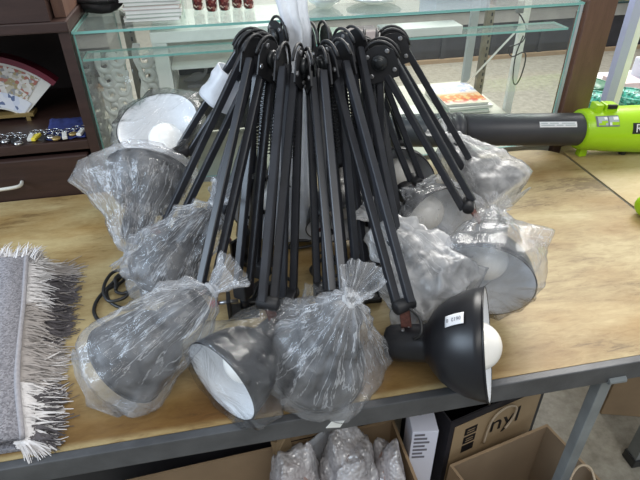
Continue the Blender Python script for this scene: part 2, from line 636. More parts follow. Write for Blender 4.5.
M['tin'] = plain('clear_dish', (0.68, 0.70, 0.70), 0.15, 0.2)
M['duck'] = plain('grey_figurine', (0.34, 0.34, 0.36), 0.35)
M['green_net'] = speckle('green_net', [(0.02, 0.22, 0.15), (0.035, 0.33, 0.24), (0.012, 0.12, 0.085), (0.20, 0.52, 0.44)], scale=120, rough=0.3, bump=0.4)
M['green_dark'] = plain('dark_green_plastic', (0.03, 0.14, 0.075), 0.3, var=0.3, scale=60)
M['pink_box'] = plain('pink_card', (0.62, 0.48, 0.48), 0.6, var=0.1)
M['rug_back'] = None
M['pile_white'] = plain('pile_white', (0.64, 0.62, 0.62), 0.9, var=0.12, scale=60)
M['pile_taupe'] = plain('pile_taupe', (0.34, 0.31, 0.295), 0.9, var=0.2, scale=60)
M['pile_dark'] = plain('pile_dark', (0.085, 0.076, 0.082), 0.9, var=0.3, scale=60)
M['binding'] = plain('rug_binding', (0.30, 0.29, 0.31), 0.85, var=0.12, scale=200, bump=0.4, bscale=400)

# concrete floor
m, nt, p, out = new_mat('worn_floor')
tc = nt.nodes.new('ShaderNodeTexCoord')
n1 = nt.nodes.new('ShaderNodeTexNoise')
n1.inputs['Scale'].default_value = 26
n1.inputs['Detail'].default_value = 8
n1.inputs['Roughness'].default_value = 0.7
nt.links.new(tc.outputs['Object'], n1.inputs['Vector'])
r = ramp(nt, [(0.32, (0.22, 0.205, 0.165)), (0.5, (0.31, 0.29, 0.24)), (0.7, (0.40, 0.38, 0.32))])
nt.links.new(n1.outputs['Fac'], r.inputs['Fac'])
nt.links.new(r.outputs['Color'], p.inputs['Base Color'])
p.inputs['Roughness'].default_value = 0.45
M['floor'] = m

# rug backing: woven grey heather
m, nt, p, out = new_mat('rug_backing')
tc = nt.nodes.new('ShaderNodeTexCoord')
vo = nt.nodes.new('ShaderNodeTexVoronoi')
vo.inputs['Scale'].default_value = 420
nt.links.new(tc.outputs['Object'], vo.inputs['Vector'])
sep = nt.nodes.new('ShaderNodeSeparateColor')
nt.links.new(vo.outputs['Color'], sep.inputs[0])
r = ramp(nt, [(0.0, (0.13, 0.13, 0.15)), (0.5, (0.22, 0.22, 0.25)), (1.0, (0.31, 0.31, 0.345))])
nt.links.new(sep.outputs[0], r.inputs['Fac'])
nt.links.new(r.outputs['Color'], p.inputs['Base Color'])
p.inputs['Roughness'].default_value = 0.9
bp = nt.nodes.new('ShaderNodeBump')
bp.inputs['Strength'].default_value = 0.5
bp.inputs['Distance'].default_value = 0.002
nt.links.new(vo.outputs['Distance'], bp.inputs['Height'])
nt.links.new(bp.outputs['Normal'], p.inputs['Normal'])
M['rug_back'] = m

# magazine cover: white and blue above, warm picture below
m, nt, p, out = new_mat('magazine_cover')
tc = nt.nodes.new('ShaderNodeTexCoord')
sx = nt.nodes.new('ShaderNodeSeparateXYZ')
nt.links.new(tc.outputs['Generated'], sx.inputs[0])
nz = nt.nodes.new('ShaderNodeTexNoise')
nz.inputs['Scale'].default_value = 9
nz.inputs['Detail'].default_value = 3
nt.links.new(tc.outputs['Generated'], nz.inputs['Vector'])
ra = ramp(nt, [(0.0, (0.62, 0.62, 0.42)), (0.12, (0.74, 0.72, 0.62)), (0.2, (0.72, 0.45, 0.12)), (0.5, (0.75, 0.6, 0.4)), (0.58, (0.42, 0.48, 0.74)), (0.95, (0.5, 0.56, 0.78))])
nt.links.new(sx.outputs['Y'], ra.inputs['Fac'])
rb = ramp(nt, [(0.44, (0, 0, 0)), (0.5, (1, 1, 1))])
nt.links.new(nz.outputs['Fac'], rb.inputs['Fac'])
rc = ramp(nt, [(0.0, (0.75, 0.73, 0.66)), (0.15, (0.62, 0.09, 0.04)), (0.42, (0.70, 0.30, 0.06)), (0.55, (0.78, 0.78, 0.76)), (0.9, (0.80, 0.80, 0.80))])
nt.links.new(sx.outputs['Y'], rc.inputs['Fac'])
mx = nt.nodes.new('ShaderNodeMix')
mx.data_type = 'RGBA'
nt.links.new(rb.outputs['Color'], mx.inputs['Factor'])
nt.links.new(ra.outputs['Color'], mx.inputs['A'])
nt.links.new(rc.outputs['Color'], mx.inputs['B'])
nt.links.new(mx.outputs['Result'], p.inputs['Base Color'])
p.inputs['Roughness'].default_value = 0.35
M['cover'] = m

# ------------------------------------------------------------------ the setting
bm = bmesh.new()
box(bm, -3.2, 6.0, -2.2, 6.6, -0.06, 0.0)
struct(finish('floor', bm, M['floor']), 'worn grey-beige shop floor')
bm = bmesh.new()
box(bm, -3.2, 6.0, 6.6, 6.7, 0.0, 3.2)
struct(finish('wall_back', bm, M['cream_paint']), 'pale far wall of the shop')

# ------------------------------------------------------------------ big work table
TX0, TX1, TY0, TY1 = -1.25, 0.905, 0.503, 1.246
t = thing('work_table', 'long plywood-topped work table with dark metal edge, under the bundle of black lamps', 'table', (-0.17, 0.87, 0))
bm = bmesh.new()
pts = [(TX0, TY0 + 0.003), (TX1 - 0.002, TY0 + 0.003)]
# worn, rounded far right corner
for k in range(9):
    a = k / 8 * math.pi / 2
    pts.append((TX1 - 0.10 - 0.002 + 0.10 * math.cos(a), TY1 - 0.06 + 0.06 * math.sin(a)))
pts += [(0.60, TY1 + 0.002), (TX0, TY1 + 0.004)]
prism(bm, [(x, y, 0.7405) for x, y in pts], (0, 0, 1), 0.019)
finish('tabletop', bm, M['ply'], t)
bm = bmesh.new()
box(bm, TX0, TX1, TY0 - 0.012, TY0 + 0.002, 0.712, 0.7512, bevel=0.002)
box(bm, TX0, TX1, TY0 + 0.002, TY0 + 0.035, 0.712, 0.7305)
finish('edge_rail', bm, M['edge_metal'], t)
bm = bmesh.new()
box(bm, TX0, 0.60, TY1 - 0.045, TY1 - 0.008, 0.70, 0.7305)
finish('back_rail', bm, M['edge_metal'], t)
bm = bmesh.new()
box(bm, TX1 - 0.0015, TX1, TY0, TY1 - 0.06, 0.71, 0.7505)
finish('end_rail', bm, M['edge_metal'], t)
for x, y in ((0.578, TY0 + 0.012), (0.575, TY1 - 0.05), (-1.1, TY0 + 0.018), (-1.1, TY1 - 0.05)):
    bm = bmesh.new()
    box(bm, x - 0.0105, x + 0.0105, y - 0.0105, y + 0.0105, 0.0, 0.714, bevel=0.002)
    finish('leg', bm, M['steel'], t)
bm = bmesh.new()
lathe(bm, (0.562, TY0 - 0.012, 0.716), (1, 0, 0), [(0, 0.006), (0.03, 0.0065)], 10)
finish('weld', bm, M['steel'], t)
for x, w in ((0.108, 0.022), (0.345, 0.006)):
    bm = bmesh.new()
    prism(bm, [(x - w * .6, TY0 - 0.0123, 0.722), (x + w * .4, TY0 - 0.0123, 0.718), (x + w * .7, TY0 - 0.0123, 0.732), (x - w * .2, TY0 - 0.0123, 0.735)], (0, 1, 0), 0.0006)
    finish('paint_chip', bm, M['white_paint'], t, recalc=True)['label'] = 'pale chip in the dark paint'

# ------------------------------------------------------------------ second table, butted against the first
t = thing('side_table', 'pale plywood table carrying the green leaf blower, butted against the long table', 'table', (1.5, 0.97, 0))
bm = bmesh.new()
prism(bm, [(x, y, 0.7405) for x, y in ((0.9095, 0.69), (2.1, 0.69), (2.1, 1.25), (0.945, 1.25), (0.922, 1.243), (0.912, 1.228), (0.9095, 1.20))], (0, 0, 1), 0.021)
finish('tabletop', bm, M['ply_pale'], t)
bm = bmesh.new()
box(bm, 0.93, 2.08, 0.70, 0.73, 0.70, 0.73)
box(bm, 0.93, 2.08, 1.20, 1.23, 0.70, 0.73)
box(bm, 0.93, 0.96, 0.73, 1.20, 0.70, 0.73)
finish('frame', bm, M['edge_metal'], t)
for x, y in ((1.035, 0.725), (2.05, 0.725), (1.035, 1.2), (2.05, 1.2)):
    bm = bmesh.new()
    box(bm, x - 0.018, x + 0.018, y - 0.018, y + 0.018, 0.03, 0.70)
    lg = finish('leg', bm, M['steel'], t)
    bm = bmesh.new()
    box(bm, x - 0.022, x + 0.022, y - 0.022, y + 0.022, 0.0, 0.032, bevel=0.003)
    f = finish('foot', bm, M['tube_dark'], lg)
    f['label'] = 'black plastic foot cap'

# ------------------------------------------------------------------ dark bookcase at left
bt = thing('bookcase', 'dark brown wooden cabinet with an open shelf above a drawer, left of the glass case', 'cabinet', (-0.80, 1.47, 0))
X0, X1, YF, YB = -1.30, -0.298, 1.262, 1.68
bm = bmesh.new()
box(bm, X1 - 0.022, X1, YF, YB, 0, 1.128)
finish('side_panel', bm, M['dark_wood'], bt)
bm = bmesh.new()
box(bm, X0, X0 + 0.022, YF, YB, 0, 1.128)
finish('side_panel', bm, M['dark_wood'], bt)
bm = bmesh.new()
box(bm, X0 + .022, X1 - .022, YB - 0.015, YB, 0, 1.128)
finish('back_panel', bm, M['dark_wood_in'], bt)
bm = bmesh.new()
box(bm, X0 + .022, X1 - .022, YF, YB - .015, 0.862, 0.885, bevel=0.002)
finish('shelf', bm, M['dark_wood'], bt)
bm = bmesh.new()
box(bm, X0, X1 + 0.002, YF - 0.006, YB, 1.128, 1.150, bevel=0.003)
finish('top_board', bm, M['dark_wood'], bt)
bm = bmesh.new()
box(bm, X0, X1 - 0.03, YF - 0.002, YB, 1.151, 1.50)
finish('upper_door', bm, M['dark_wood'], bt)
bm = bmesh.new()
box(bm, X1 - 0.027, X1 - 0.004, YF + 0.03, YB, 1.151, 1.50)
finish('upper_post', bm, M['brown_wood'], bt)
bm = bmesh.new()
box(bm, X0 + 0.03, X1 - 0.030, YF - 0.008, YF + 0.012, 0.655, 0.852, bevel=0.004)
dr = finish('drawer', bm, M['dark_wood'], bt)
bm = bmesh.new()
tube(bm, smooth_path([(-0.64, YF - 0.008, 0.790), (-0.64, YF - 0.03, 0.792), (-0.60, YF - 0.034, 0.793), (-0.53, YF - 0.034, 0.795), (-0.492, YF - 0.03, 0.797), (-0.490, YF - 0.008, 0.797)], 4), 0.0042, 8)
finish('handle', bm, M['cream_paint'], dr, True)['label'] = 'pale bar handle'
bm = bmesh.new()
box(bm, X0 + 0.022, X1 - 0.022, YF + 0.005, YF + 0.02, 0.05, 0.65)
finish('lower_door', bm, M['dark_wood'], bt)

# fan-shaped ornament on the shelf
FC = Vector((-0.560, 1.435, 0.835))
ft = thing('fan_ornament', 'fan-shaped painted ornament with dark red rim standing on the dark shelf', 'ornament', (-0.56, 1.43, 0.885))


def sector(r0_, r1_, a0, a1, y, n=24):
    o_ = [FC + Vector((math.sin(a0 + (a1 - a0) * k / n) * r1_, y, math.cos(a0 + (a1 - a0) * k / n) * r1_)) for k in range(n + 1)]
    i_ = [FC + Vector((math.sin(a0 + (a1 - a0) * k / n) * r0_, y, math.cos(a0 + (a1 - a0) * k / n) * r0_)) for k in range(n, -1, -1)]
    return o_ + i_


AA = math.radians(48)
bm = bmesh.new()
prism(bm, sector(0.085, 0.205, -AA, AA, 0), (0, 1, 0), 0.022)
finish('panel', bm, M['fan_white'], ft)
bm = bmesh.new()
prism(bm, sector(0.205, 0.219, -AA - .02, AA + .02, -0.002), (0, 1, 0), 0.034)
finish('rim', bm, M['fan_rim'], ft)
bm = bmesh.new()
prism(bm, sector(0.115, 0.196, -AA + .05, AA - .14, -0.0118), (0, 1, 0), 0.0016)
finish('painted_scene', bm, M['fan_face'], ft)
bm = bmesh.new()
prism(bm, sector(0.090, 0.130, -AA + .04, AA - .05, -0.0125), (0, 1, 0), 0.0016)
finish('painted_waves', bm, M['fan_wave'], ft)
bm = bmesh.new()
box(bm, -0.665, -0.470, 1.415, 1.455, 0.897, 0.905)
for x in (-0.655, -0.485):
    box(bm, x - 0.005, x + 0.005, 1.417, 1.427, 0.885, 0.898)
    box(bm, x - 0.005, x + 0.005, 1.443, 1.453, 0.885, 0.898)
finish('stand', bm, M['gold'], ft)

# blue cloth and the little keyrings laid along the shelf front
bm = bmesh.new()
n = 14
grid = [[bm.verts.new((-0.42 + 0.095 * i / n, 1.270 + 0.10 * j / n,
                       0.8885 + 0.006 * noise.noise((i * .5, j * .5, 3)) + 0.022 * max(0, j / n - 0.45))) for j in range(n + 1)] for i in range(n + 1)]
for i in range(n):
    for j in range(n):
        bm.faces.new((grid[i][j], grid[i + 1][j], grid[i + 1][j + 1], grid[i][j + 1]))
o = finish('cloth', bm, M['blue_cloth'], None, True)
sm = o.modifiers.new('solid', 'SOLIDIFY')
sm.thickness = 0.002
sm.offset = 1
tag(o, 'dark blue cloth lying at the right end of the open shelf', 'cloth')
random.seed(5)
kcols = [('chrome', 'small silver keyring', ), ('black_cloth', 'small black keyring'), ('yellow', 'bright yellow keyring tag'), ('gold', 'dull gold keyring charm'), ('fan_white', 'cream keyring tag')]
spots = [(-0.525, 'chrome'), (-0.505, 'chrome'), (-0.487, 'black_cloth'), (-0.472, 'chrome'), (-0.452, 'fan_white'), (-0.440, 'yellow'), (-0.418, 'black_cloth'),
         (-0.402, 'chrome'), (-0.388, 'gold'), (-0.372, 'fan_white'), (-0.354, 'gold'), (-0.337, 'fan_white')]
klabels = ['silver keyring with flat charm, leftmost in the row on the dark shelf', 'silver keyring with flat charm, second from the left in the shelf row',
           'black keyring tag between silver keyrings on the dark shelf', 'silver keyring with flat charm just left of the two upright tags',
           'cream keyring tag standing beside the bright yellow one', 'bright yellow keyring tag in the row on the dark shelf',
           'black keyring tag just right of the bright yellow one', 'silver keyring with round charm near the middle of the shelf row',
           'dull gold charm left of a cream tag on the dark shelf', 'cream keyring charm on the near edge of the blue cloth',
           'dull gold charm lying on the blue cloth', 'cream stick tag at the right end of the keyring row']
for (x, mk), lb in zip(spots, klabels):
    y = 1.285 + random.uniform(-0.012, 0.012)
    z = 0.8865 + (0.004 if x > -0.42 else 0)
    k = thing('keyring', lb, 'keyring', (x, y, z), 'keyrings on the open shelf')
    bm = bmesh.new()
    ang = random.uniform(-0.5, 0.5)
    if mk in ('yellow', 'fan_white'):
        box(bm, x - 0.0055, x + 0.0055, y - 0.018, y + 0.016, z, z + 0.007, bevel=0.0015, rot=Matrix.Rotation(ang * .5, 3, 'Z'))
    elif mk == 'black_cloth':
        box(bm, x - 0.008, x + 0.008, y - 0.02, y + 0.012, z, z + 0.004, bevel=0.0015, rot=Matrix.Rotation(ang, 3, 'Z'))
    else:
        lathe(bm, (x, y - 0.008, z + 0.001), (0, 0, 1), [(0, 0.008), (0.0015, 0.010), (0.0045, 0.0098), (0.006, 0.006)], 14)
    finish('charm', bm, M[mk], k, mk in ('gold', 'chrome'))
    bm = bmesh.new()
    tube(bm, [(x + 0.009 * math.cos(a), y + 0.030 + 0.009 * math.sin(a), z + 0.004) for a in [2 * math.pi * q / 16 for q in range(16)]], 0.0013, 6, True)
    finish('ring', bm, M['chrome'], k, True)
    bm = bmesh.new()
    for q in range(4):
        c = Vector((x, y + 0.0125 + 0.0045 * q - 0.004, z + 0.005))
        tube(bm, [c + Vector(((0.0018 if q % 2 else 0.003) * math.cos(a), 0.0035 * math.sin(a), (0.0025 if q % 2 else 0.0006) * math.cos(a))) for a in [2 * math.pi * w / 8 for w in range(8)]], 0.0007, 5, True)
    finish('chain', bm, M['chrome'], k, True)

# ------------------------------------------------------------------ glass display cabinet
CX0, CX1, CY0, CY1, CZT = -0.296, 0.905, 1.272, 1.86, 1.125
gc = thing('display_cabinet', 'glass display cabinet with teal-edged glass top standing behind the lamp table', 'display cabinet', (0.3, 1.56, 0))


def sheet(name, x0, x1, y0, y1, z0, z1, glass, edge, label=None):
    bm = bmesh.new()
    fs = box(bm, x0, x1, y0, y1, z0, z1)
    dims = (x1 - x0, y1 - y0, z1 - z0)
    thin = dims.index(min(dims))
    bm.normal_update()
    for f in fs:
        if abs(f.normal[thin]) < 0.5:
            f.material_index = 1
    o = finish(name, bm, [glass, edge], gc)
    if label:
        o['label'] = label
    return o


sheet('glass_top', CX0, CX1, CY0, CY1, CZT - 0.005, CZT, M['glass_shelf'], M['glass_edge'], 'clear glass top')
sheet('front_glass', CX0 + .004, CX1 - 0.01, CY0 + 0.002, CY0 + 0.006, 0.751, CZT - 0.006, M['glass'], M['glass_edge'], 'clear front pane')
sheet('glass_side', CX0 + .0005, CX0 + 0.0045, CY0 + 0.007, CY1, 0.751, CZT - 0.006, M['glass'], M['glass_edge'], 'clear side pane')
sheet('glass_shelf', CX0 + 0.006, CX1 - 0.02, 1.285, 1.352, 1.0585, 1.0635, M['glass_shelf'], M['glass_edge'], 'clear glass shelf')
bm = bmesh.new()
box(bm, CX0, CX1, CY0, CY1, 0.725, 0.740)
finish('deck', bm, M['deck'], gc)
bm = bmesh.new()
box(bm, CX0, CX1, CY0, CY0 + 0.012, 0.741, 0.7505)
finish('bottom_rail', bm, M['grey_board'], gc)
bm = bmesh.new()
box(bm, CX0, CX1, CY0 + .002, CY0 + 0.02, 0.02, 0.724)
box(bm, CX0, CX0 + 0.018, CY0 + .021, CY1, 0.02, 0.724)
box(bm, CX1 - 0.018, CX1, CY0 + .021, CY1, 0.02, 0.724)
finish('base', bm, M['dark_wood'], gc)
bm = bmesh.new()
box(bm, CX1 - 0.009, CX1 - 0.001, CY0 + 0.001, CY0 + 0.009, 0.751, CZT - 0.006)
finish('corner_strip', bm, M['pale_steel'], gc)
bm = bmesh.new()
box(bm, 0.911, 0.989, 1.262, 1.305, 0, 1.60, bevel=0.002)
box(bm, 0.9055, 0.911, 1.272, 1.30, 0.74, 1.10)
finish('end_post', bm, M['brown_wood'], gc)['label'] = 'brown wooden post at the right end'
for x, y in ((0.885, 1.713), (-0.210, 1.50)):
    bm = bmesh.new()
    box(bm, x - 0.013, x + 0.013, y - 0.008, y + 0.008, 0.741, CZT - 0.006)
    s = finish('slotted_upright', bm, M['standard'], gc)
    bm = bmesh.new()
    for k in range(16):
        z = 0.765 + k * 0.0215
        box(bm, x + 0.002, x + 0.007, y - 0.0088, y - 0.0078, z, z + 0.011)
    finish('slots', bm, M['slot'], s)
for x, y, w, nm in ((0.925, 1.57, 0.012, 'white_paint'), (0.862, 1.775, 0.013, 'pale_steel')):
    bm = bmesh.new()
    xx = min(x, CX1 - 0.035) if nm == 'white_paint' else x
    box(bm, x - w, x + w, y - 0.008, y + 0.008, 0.0 if x > CX1 else 0.741, CZT - 0.006)
    if nm == 'white_paint':
        bar(bm, (x - 0.005, y + 0.012, 0.99), (x - 0.105, y + 0.10, 0.80), 0.006, 0.006)
    finish('upright', bm, M[nm], gc)

# carved white scrollwork panels inside, at the left
for i, (xa, xb, yy, lb) in enumerate(((-0.286, -0.222, 1.40, 'narrow white carved scrollwork panel against the left end inside the glass case'),
                                      (-0.198, -0.112, 1.42, 'wider white carved scrollwork panel leaning inside the glass case near the white frame'))):
    c = thing('carved_panel', lb, 'carved panel', ((xa + xb) / 2, yy, 0.741), 'carved panels in the glass case')
    bm = bmesh.new()
    ang = math.radians(-6)
    zt = 1.05 if i == 0 else 1.056
    random.seed(20 + i)
    # solid spine plus pierced scrolls
    w = xb - xa
    for (u0_, u1_) in ((0.0, 0.16), (0.84, 1.0)):
        pts = []
        for k in range(25):
            v = k / 24
            pts.append((xa + w * (u0_ + 0.06 * math.sin(v * 19)), yy, 0.742 + v * (zt - 0.742)))
        for k in range(24, -1, -1):
            v = k / 24
            pts.append((xa + w * (u1_ + 0.06 * math.sin(v * 19 + 1)), yy, 0.742 + v * (zt - 0.742)))
        prism(bm, pts, (0, 1, 0), 0.012)
    finish('border', bm, M['carved'], c)
    bm = bmesh.new()
    rows = 8
    for k in range(rows):
        z0 = 0.765 + k * 0.036
        for sgn in (-1, 1):
            cx_ = xa + w * (0.5 + 0.2 * sgn)
            sp = []
            for q in range(22):
                a = q / 21 * 2.1 * math.pi
                rr = 0.004 + 0.017 * q / 21
                sp.append((cx_ + sgn * rr * math.cos(a) * min(1, w / 0.06), yy - 0.002, z0 + (0.012 if sgn > 0 else 0) + rr * math.sin(a)))
            tube(bm, sp, [0.0045 + 0.0045 * abs(math.sin(q / 21 * math.pi)) for q in range(22)], 8)
        lathe(bm, (xa + w * 0.5, yy - 0.008, z0 + 0.019), (0, 1, 0), [(0, 0.003), (0.003, 0.008), (0.011, 0.009)], 12)
    finish('scrollwork', bm, M['carved'], c, True)

# white open frame unit with a drawer-height shelf
wf = thing('white_shelf_unit', 'white-painted open shelf unit standing inside the glass case behind the left lamps', 'shelf unit', (0.03, 1.48, 0.741))
bm = bmesh.new()
box(bm, -0.146, 0.235, 1.358, 1.60, 1.068, 1.094, bevel=0.002)
finish('top_board', bm, M['white_paint'], wf)
for x in (-0.128, 0.218):
    for y in (1.372, 1.586):
        bm = bmesh.new()
        box(bm, x - 0.017, x + 0.017, y - 0.012, y + 0.012, 0.741, 1.068)
        finish('leg', bm, M['white_paint'], wf)
bm = bmesh.new()
box(bm, -0.11, 0.20, 1.374, 1.384, 1.036, 1.067)
finish('apron', bm, M['cream_paint'], wf)
bm = bmesh.new()
box(bm, -0.11, 0.20, 1.366, 1.585, 1.002, 1.010)
finish('shelf', bm, M['white_paint'], wf)
bm = bmesh.new()
box(bm, -0.11, 0.20, 1.588, 1.594, 0.745, 1.001)
finish('back_board', bm, M['black_card'], wf)
bm = bmesh.new()
box(bm, -0.11, 0.20, 1.385, 1.585, 0.912, 0.920)
finish('lower_shelf', bm, M['grey_board'], wf)

# grey bird figurine on the unit's lower shelf
dk = thing('bird_figurine', 'grey bird figurine with raised head, in the dark bay of the white shelf unit', 'figurine', (-0.06, 1.48, 0.920))
bm = bmesh.new()
lathe(bm, (-0.093, 1.48, 0.938), (1, 0, 0.22), [(0, 0.001), (0.012, 0.006), (0.03, 0.012), (0.045, 0.011), (0.058, 0.005), (0.062, 0.001)], 14)
finish('body', bm, M['duck'], dk, True)
bm = bmesh.new()
tube(bm, smooth_path([(-0.043, 1.48, 0.947), (-0.034, 1.48, 0.955), (-0.030, 1.48, 0.967), (-0.026, 1.48, 0.973)], 4), 0.0042, 8)
lathe(bm, (-0.031, 1.48, 0.973), (1, 0, 0), [(0, 0.002), (0.004, 0.0065), (0.010, 0.005), (0.013, 0.0022), (0.021, 0.0008)], 10)
finish('head', bm, M['duck'], dk, True)
bm = bmesh.new()
box(bm, -0.085, -0.04, 1.467, 1.493, 0.920, 0.929, bevel=0.002)
finish('plinth', bm, M['duck'], dk)

# little yellow jar behind the scrollwork
yj = thing('amber_jar', 'small amber-yellow jar behind the carved scrollwork in the glass case', 'jar', (-0.187, 1.66, 0.741))
bm = bmesh.new()
box(bm, -0.205, -0.17, 1.64, 1.68, 0.741, 0.905, bevel=0.004)
finish('stand', bm, M['grey_board'], yj)
bm = bmesh.new()
lathe(bm, (-0.187, 1.66, 0.905), (0, 0, 1), [(0, 0.014), (0.004, 0.017), (0.03, 0.017), (0.036, 0.012), (0.042, 0.012)], 20)
finish('body', bm, M['gold'], yj, True)

# booklets on the glass shelf
for i, (x, y, w, d, mk, lb) in enumerate(((0.50, 1.318, 0.20, 0.062, 'paper_white', 'white booklet lying on the glass shelf, next to the slotted upright side'),
                                          (0.355, 1.318, 0.07, 0.062, 'pink_box', 'small pink card box lying on the glass shelf behind the right elbows'),
                                          (0.265, 1.318, 0.07, 0.062, 'paper_green', 'small pale green card box lying on the glass shelf behind the lamps'))):
    bm = bmesh.new()
    box(bm, x - w / 2, x + w / 2, y - d / 2, y + d / 2, 1.0640, 1.0640 + 0.020, bevel=0.002)
    tag(finish('booklet', bm, M[mk]), lb, 'booklet', 'booklets on the glass shelf')

# magazines on the deck
mg = [(0.782, 1.655, 0.741, 0.010, 0.155, 0.205, -4, 'paper_green', 'pale green magazine at the bottom of the pile in the glass case'),
      (0.790, 1.655, 0.7515, 0.010, 0.150, 0.200, 1, 'paper_white', 'white magazine in the middle of the pile in the glass case'),
      (0.785, 1.662, 0.762, 0.009, 0.145, 0.195, -2, None, 'magazine with blue, white and red cover, on top of the pile in the glass case')]
for x, y, z, h, w, d, a, mk, lb in mg:
    k = thing('magazine', lb, 'magazine', (x, y, z), 'magazines in the glass case')
    R_ = Matrix.Rotation(math.radians(a), 3, 'Z')
    bm = bmesh.new()
    box(bm, x - w / 2 + .001, x + w / 2 - .002, y - d / 2 + .002, y + d / 2 - .002, z + .0008, z + h - .0008, rot=R_, about=(x, y, z))
    finish('pages', bm, M['paper_white'], k)
    bm = bmesh.new()
    box(bm, -w / 2, w / 2, -d / 2, d / 2, h - .0008, h)
    o = finish('cover', bm, M['cover'] if mk is None else M[mk], k)
    o.data.transform(Matrix.Translation(Vector(k['_loc'])))
    o.rotation_euler = (0, 0, math.radians(a))
    bm = bmesh.new()
    box(bm, x - w / 2 - .0008, x - w / 2 + .0005, y - d / 2, y + d / 2, z, z + h, rot=R_, about=(x, y, z))
    finish('spine', bm, M['paper_white'], k)
bm = bmesh.new()
box(bm, 0.555, 0.66, 1.48, 1.63, 0.741, 0.752, rot=Matrix.Rotation(math.radians(14), 3, 'Z'), bevel=0.001)
tag(finish('leaflet', bm, M['paper_white']), 'white leaflet stack left of the magazine pile, seen between lamp arms', 'leaflet')

# power cord hanging inside
pc = thing('power_cord', 'thin dark power cord with a plug hanging inside the right end of the glass case', 'cord', (0.87, 1.62, 1.10))
bm = bmesh.new()
tube(bm, smooth_path([(0.835, 1.45, 1.066), (0.85, 1.45, 1.05), (0.868, 1.45, 1.02), (0.868, 1.46, 0.985), (0.83, 1.46, 0.97), (0.845, 1.46, 0.945), (0.88, 1.46, 0.955), (0.89, 1.46, 0.93),
                      (0.885, 1.46, 0.88), (0.87, 1.455, 0.862), (0.855, 1.45, 0.885), (0.85, 1.45, 0.95), (0.862, 1.45, 1.005)], 6), 0.002, 6)
finish('wire', bm, M['cable'], pc, True)
bm = bmesh.new()
box(bm, 0.826, 0.846, 1.443, 1.457, 1.066, 1.10, bevel=0.004)
finish('plug', bm, M['cable_grey'], pc)

# ------------------------------------------------------------------ things on top of the glass
bm = bmesh.new()
bmesh.ops.create_icosphere(bm, subdivisions=4, radius=1)
for v in bm.verts:
    d = v.co.copy()
    s = 1 + 0.18 * noise.noise(d * 1.7 + Vector((4, 1, 0))) + 0.07 * noise.noise(d * 5)
    v.co = Vector((-0.262 + d.x * 0.062 * s, 1.475 + d.y * 0.05 * s, max(1.1255, 1.15 + d.z * 0.036 * s)))
bg = thing('pouch', 'black crumpled cloth pouch on the left end of the glass top', 'pouch', (-0.262, 1.475, 1.1255))
finish('body', bm, M['black_cloth'], bg, True)
bm = bmesh.new()
tube(bm, smooth_path([(-0.325, 1.462, 1.152), (-0.29, 1.424, 1.158), (-0.245, 1.420, 1.156), (-0.205, 1.452, 1.152)], 5), 0.005, 8)
finish('piping', bm, M['black_cloth'], bg, True)

cols = ['paper_white', 'paper_green', 'paper_white', 'paper_pink', 'paper_green', 'paper_white', 'paper_green', 'paper_white']
words = ['bottom', 'second from the bottom', 'third from the bottom', 'fourth from the bottom', 'fifth from the bottom', 'sixth from the bottom', 'seventh from the bottom', 'top']
cw = {'paper_white': 'white', 'paper_green': 'pale green', 'paper_pink': 'pale pink'}
random.seed(9)
for k, mk in enumerate(cols):
    x, y, z = -0.128 + random.uniform(-.004, .004), 1.415 + random.uniform(-.004, .004), 1.1255 + k * 0.0082
    b = thing('exercise_book', f'{cw[mk]} thin book, {words[k]} of the paper stack on the glass top', 'book', (x, y, z), 'stack of thin books on the glass top')
    R_ = Matrix.Rotation(random.uniform(-.05, .05), 3, 'Z')
    bm = bmesh.new()
    box(bm, x - 0.062, x + 0.062, y - 0.085, y + 0.085, z, z + 0.0008, rot=R_, about=(x, y, z))
    box(bm, x - 0.062, x + 0.062, y - 0.085, y + 0.085, z + 0.0068, z + 0.0076, rot=R_, about=(x, y, z))
    finish('cover', bm, M[mk], b)
    bm = bmesh.new()
    box(bm, x - 0.061, x + 0.060, y - 0.084, y + 0.084, z + 0.0009, z + 0.0067, rot=R_, about=(x, y, z))
    finish('pages', bm, M['paper_white'], b)
bm = bmesh.new()
box(bm, -0.061, -0.057, 1.335, 1.50, 1.1255, 1.20)
tag(finish('acrylic_divider', bm, M['glass_shelf']), 'clear upright divider between paper stack and red jars', 'divider')
jl = ['dark glittery red jar, first in the row beside the clear divider', 'dark glittery red jar, second in the row from the clear divider',
      'dark glittery red jar, third in the row from the clear divider', 'dark glittery red jar, fourth in the row from the clear divider',
      'dark glittery red jar, nearest the lamps in the row of jars']
for k, (x, y) in enumerate(((-0.028, 1.425), (0.004, 1.40), (0.034, 1.405), (0.066, 1.425), (0.093, 1.41))):
    b = thing('glitter_jar', jl[k], 'jar', (x, y, 1.1255), 'red glitter jars on the glass top')
    bm = bmesh.new()
    lathe(bm, (x, y, 1.1255), (0, 0, 1), [(0, 0.0105), (0.003, 0.0125), (0.06, 0.0145), (0.075, 0.0115)], 20)
    finish('body', bm, M['jar'], b, True)
    bm = bmesh.new()
    lathe(bm, (x, y, 1.2005), (0, 0, 1), [(0, 0.0115), (0.012, 0.0115), (0.014, 0.010)], 20)
    finish('lid', bm, M['gold'], b, True)


def dish(name, x, y, r_, h_, label):
    b = thing(name, label, 'dish', (x, y, 1.1255), 'pale dishes on the glass top')
    bm = bmesh.new()
    lathe(bm, (x, y, 1.1255), (0, 0, 1), [(0, r_ * .45), (0.003, r_ * .5), (h_ * .5, r_ * .82), (h_, r_), (h_ + .001, r_ - .002), (h_ * .5, r_ * .78), (0.006, r_ * .42)], 36)
    finish('bowl', bm, M['tin'], b, True)
    bm = bmesh.new()
    tube(bm, [(x + r_ * math.cos(a), y + r_ * math.sin(a), 1.1255 + h_) for a in [2 * math.pi * k / 40 for k in range(40)]], 0.0022, 6, True)
    finish('rim', bm, M['tin'], b, True)


